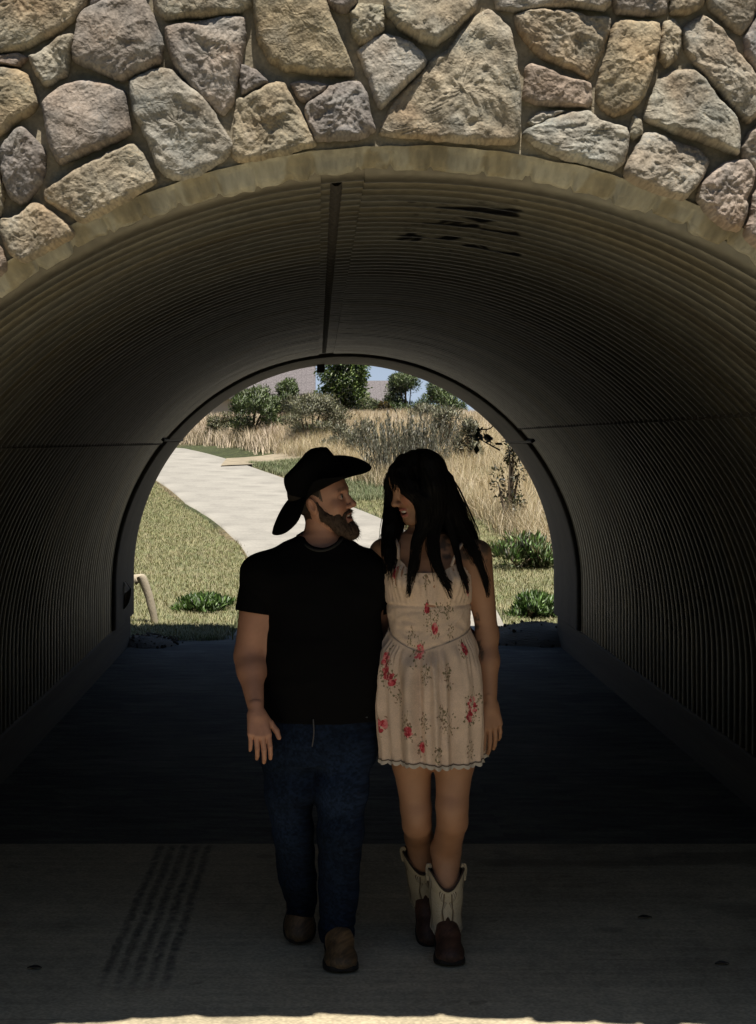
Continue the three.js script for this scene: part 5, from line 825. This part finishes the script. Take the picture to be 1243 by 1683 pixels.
grass('reed_grass', 'dry brownish reeds on the left beyond the far tunnel mouth', 'grass', tuft(rng(4), 12, 0.36, 0.005, 0.14, 0.12), 3200, (R) => { const d = pickD(R, 17.2, 34), x = -1 - R() * 7, r = rel(x, d); return r < -3.0 - 0.4 * fbm(x, d, 3) ? { x, d } : null; }, [...DRY, [0.3, 0.2, 0.1]], 74);
grass('verge_grass', 'green verge between the path and the straw grass', 'grass', tuft(rng(5), 12, 0.12, 0.006, 0.12, 0.05), 9000, (R) => { const d = 30 + 10 * R(), x = (R() - 0.5) * 8, r = rel(x, d); return r > 1.55 && r < 3.6 + 0.5 * fbm(x, d, 4) ? { x, d } : null; }, [[0.12, 0.17, 0.05], [0.17, 0.2, 0.07], [0.22, 0.22, 0.1]], 75);

// ---------- houses beyond the bushes ----------
function house(label, x0, x1, d, yE, yR, wallC, roofC, winX) {
  const z = -d, g0 = 1.9, t = thing('house', label, 'house', V((x0 + x1) / 2, g0, z)), W = x1 - x0, D = 9;
  part('wall', new THREE.BoxGeometry(W, yE - g0 + 1, D).translate((x0 + x1) / 2, (yE + g0 - 1) / 2, z - D / 2), std({ color: wallC }), t);
  const shingle = tex(256, 256, (u, v) => { const row = Math.floor(v * 24), n = (((v * 24) % 1) < 0.14 ? 0.6 : 1) * (0.85 + 0.3 * hash(Math.floor(u * 20 + (row % 2) * 0.5), row, 3)); return [255 * n * 0.75, 255 * n * 0.75, 255 * n * 0.75]; });
  const s = new THREE.Shape(); s.moveTo(0.6, yE - 0.15); s.lineTo(-D / 2, yR); s.lineTo(-D - 0.6, yE - 0.15); s.lineTo(-D - 0.6, yE - 0.4); s.lineTo(0.6, yE - 0.4); s.closePath();
  const rg = new THREE.ExtrudeGeometry(s, { depth: W + 0.8, bevelEnabled: false }); rg.rotateY(Math.PI / 2); rg.scale(1, 1, -1); rg.translate(x0 - 0.4, 0, 0);
  { const p = rg.attributes.position, ix = rg.attributes.position.count; for (let i = 0; i < ix; i++) p.setZ(i, -p.getZ(i)); }
  rg.computeBoundingBox(); const bb = rg.boundingBox; rg.translate(0, 0, z + 0.6 - bb.max.z); rg.computeVertexNormals();
  const rf = part('roof', rg, std({ map: shingle, color: roofC, side: THREE.DoubleSide }), t);
  part('vent', new THREE.CylinderGeometry(0.14, 0.16, 0.4, 12).translate(winX - 0.6, yR - 0.4, z - 2.4), std({ color: rgb(0.7, 0.7, 0.68) }), rf);
  const f = part('window', new THREE.BoxGeometry(1.0, 0.9, 0.1).translate(winX, yE - 0.9, z + 0.03), std({ color: rgb(0.6, 0.58, 0.54) }), t); part('pane', new THREE.BoxGeometry(0.84, 0.74, 0.04).translate(winX, yE - 0.9, z + 0.075), std({ color: rgb(0.03, 0.035, 0.04), roughness: 0.1 }), f);
}
house('house with mauve grey shingle roof above the left bushes', -8.5, -0.5, 84, 4.3, 6.3, rgb(0.5, 0.46, 0.4), rgb(0.34, 0.3, 0.3), -1.2);
house('grey mauve roofed house between leafy tree and sky gap', 1.3, 3.2, 78, 3.5, 4.75, rgb(0.36, 0.31, 0.3), rgb(0.36, 0.32, 0.32), 2.2);

// ---------- small things ----------
{
  const R = rng(55);
  const a = P(233, 952, 16.75), b = P(257, 1032, 16.75), post = thing('leaning_post', 'pale weathered wooden post leaning at left of the far tunnel mouth', 'post', V(b.x, 0, b.z));
  part('shaft', tube([a.clone().add(V(-0.08, -0.02, 0)), a.clone().add(V(-0.02, 0.03, 0)), a.clone().lerp(b, 0.25).add(V(0.02, 0, 0)), a.clone().lerp(b, 0.6).add(V(0.015, 0, 0)), b.clone().setY(-0.02)], [0.05, 0.05, 0.042, 0.04, 0.03], 10, 5), std({ color: rgb(0.5, 0.43, 0.32), bumpMap: concreteBump, bumpScale: 0.006 }), post);
  const s0 = P(206, 985, 14.6), sh = thing('curled_sheet', 'pale curled sheet sticking out of the left tunnel wall by the far mouth', 'sheet', s0);
  part('sheet', gridGeo(10, 14, (u, v) => { const py = lerp(955, 1006, v), w0 = [[203, 206], [214, 216], [200, 215], [198, 211], [199, 200]], k = v * 4, i = Math.min(3, Math.floor(k)), f = k - i, l = lerp(w0[i][0], w0[i + 1][0], f), r = lerp(w0[i][1], w0[i + 1][1], f); return { p: P(lerp(l, r, u), py, 14.55 + 0.12 * Math.sin(u * 2.2 + v)) }; }), std({ color: rgb(0.55, 0.5, 0.46), side: THREE.DoubleSide }), sh);
  // gravel and soil washed in at the far corners
  const heap = (x, d, rx, rz, h, label, seed) => { const Q = rng(seed), gs = [gridGeo(24, 8, (u, v) => { const an = u * 6.283, r = 1 - v, n = 1 + 0.3 * fbm(Math.cos(an) * 2, Math.sin(an) * 2, seed); return { p: V(x + Math.cos(an) * rx * r * n, (r < 0.99 ? h * (1 - r * r) : -0.01) + 0.012 * noise(an * 5, r * 9, seed), -d + Math.sin(an) * rz * r * n) }; }, { flip: true })]; for (let i = 0; i < 90; i++) { const an = Q() * 6.28, r = Math.sqrt(Q()) * 1.15, g = new THREE.IcosahedronGeometry(0.008 + 0.018 * Q() * Q(), 0); g.translate(x + Math.cos(an) * rx * r, h * Math.max(0, 1 - r * r) + 0.008, -d + Math.sin(an) * rz * r); gs.push(g); } const m = new THREE.Mesh(merge(gs), std({ color: rgb(0.16, 0.13, 0.095), bumpMap: concreteBump, bumpScale: 0.02 })); m.name = numbered('soil_heap'); m.castShadow = m.receiveShadow = true; tag(m, label, 'soil', null, 'stuff'); scene.add(m); };
  heap(2.0, 15.6, 0.55, 0.5, 0.16, 'dark soil and grit heaped at right of the far mouth', 3); heap(-1.55, 15.4, 0.3, 0.4, 0.06, 'dark soil and grit at the left foot of the far mouth', 4);
  // leaves and pebbles on the near floor
  const litter = (label, px, py, sz, col, kind) => { const d = EYE * F / (py - VY), p = P(px, py, d), pos = [], g = kind === 'leaf' ? gridGeo(8, 6, (u, v) => { const w = Math.sin(Math.PI * clamp(u, 0.03, 1)) * 0.4; return { p: V(p.x + (u - 0.5) * sz, 0.006 + 0.25 * sz * Math.pow(v - 0.5, 2) + 0.12 * sz * Math.sin(u * 3) * 0.6, p.z + (v - 0.5) * w * sz * 1.6) }; }, { flip: true }) : new THREE.IcosahedronGeometry(sz * 0.5, 1).scale(1.2, 0.6, 0.9).translate(p.x, sz * 0.25, p.z); const m = new THREE.Mesh(g, std({ color: col, side: THREE.DoubleSide })); m.name = numbered(kind === 'leaf' ? 'dead_leaf' : 'pebble'); m.castShadow = m.receiveShadow = true; scene.add(m); tag(m, label, kind === 'leaf' ? 'leaf' : 'pebble'); };
  litter('black curled leaf left of the tyre marks near the sunlit edge', 57, 1594, 0.05, rgb(0.02, 0.015, 0.012), 'leaf'); litter('dark crumpled leaf on the floor right of the woman', 1060, 1511, 0.055, rgb(0.025, 0.02, 0.015), 'leaf'); litter('grey brown leaf on the floor at lower right', 1187, 1587, 0.05, rgb(0.06, 0.05, 0.04), 'leaf'); litter('tiny pale pebble on dark floor at far right', 1091, 1137, 0.025, rgb(0.7, 0.68, 0.62), 'pebble');
  litter('pale pebble at right foot of the far tunnel end', 931, 1048, 0.04, rgb(0.55, 0.52, 0.46), 'pebble');
}

renderer.render(scene, camera);
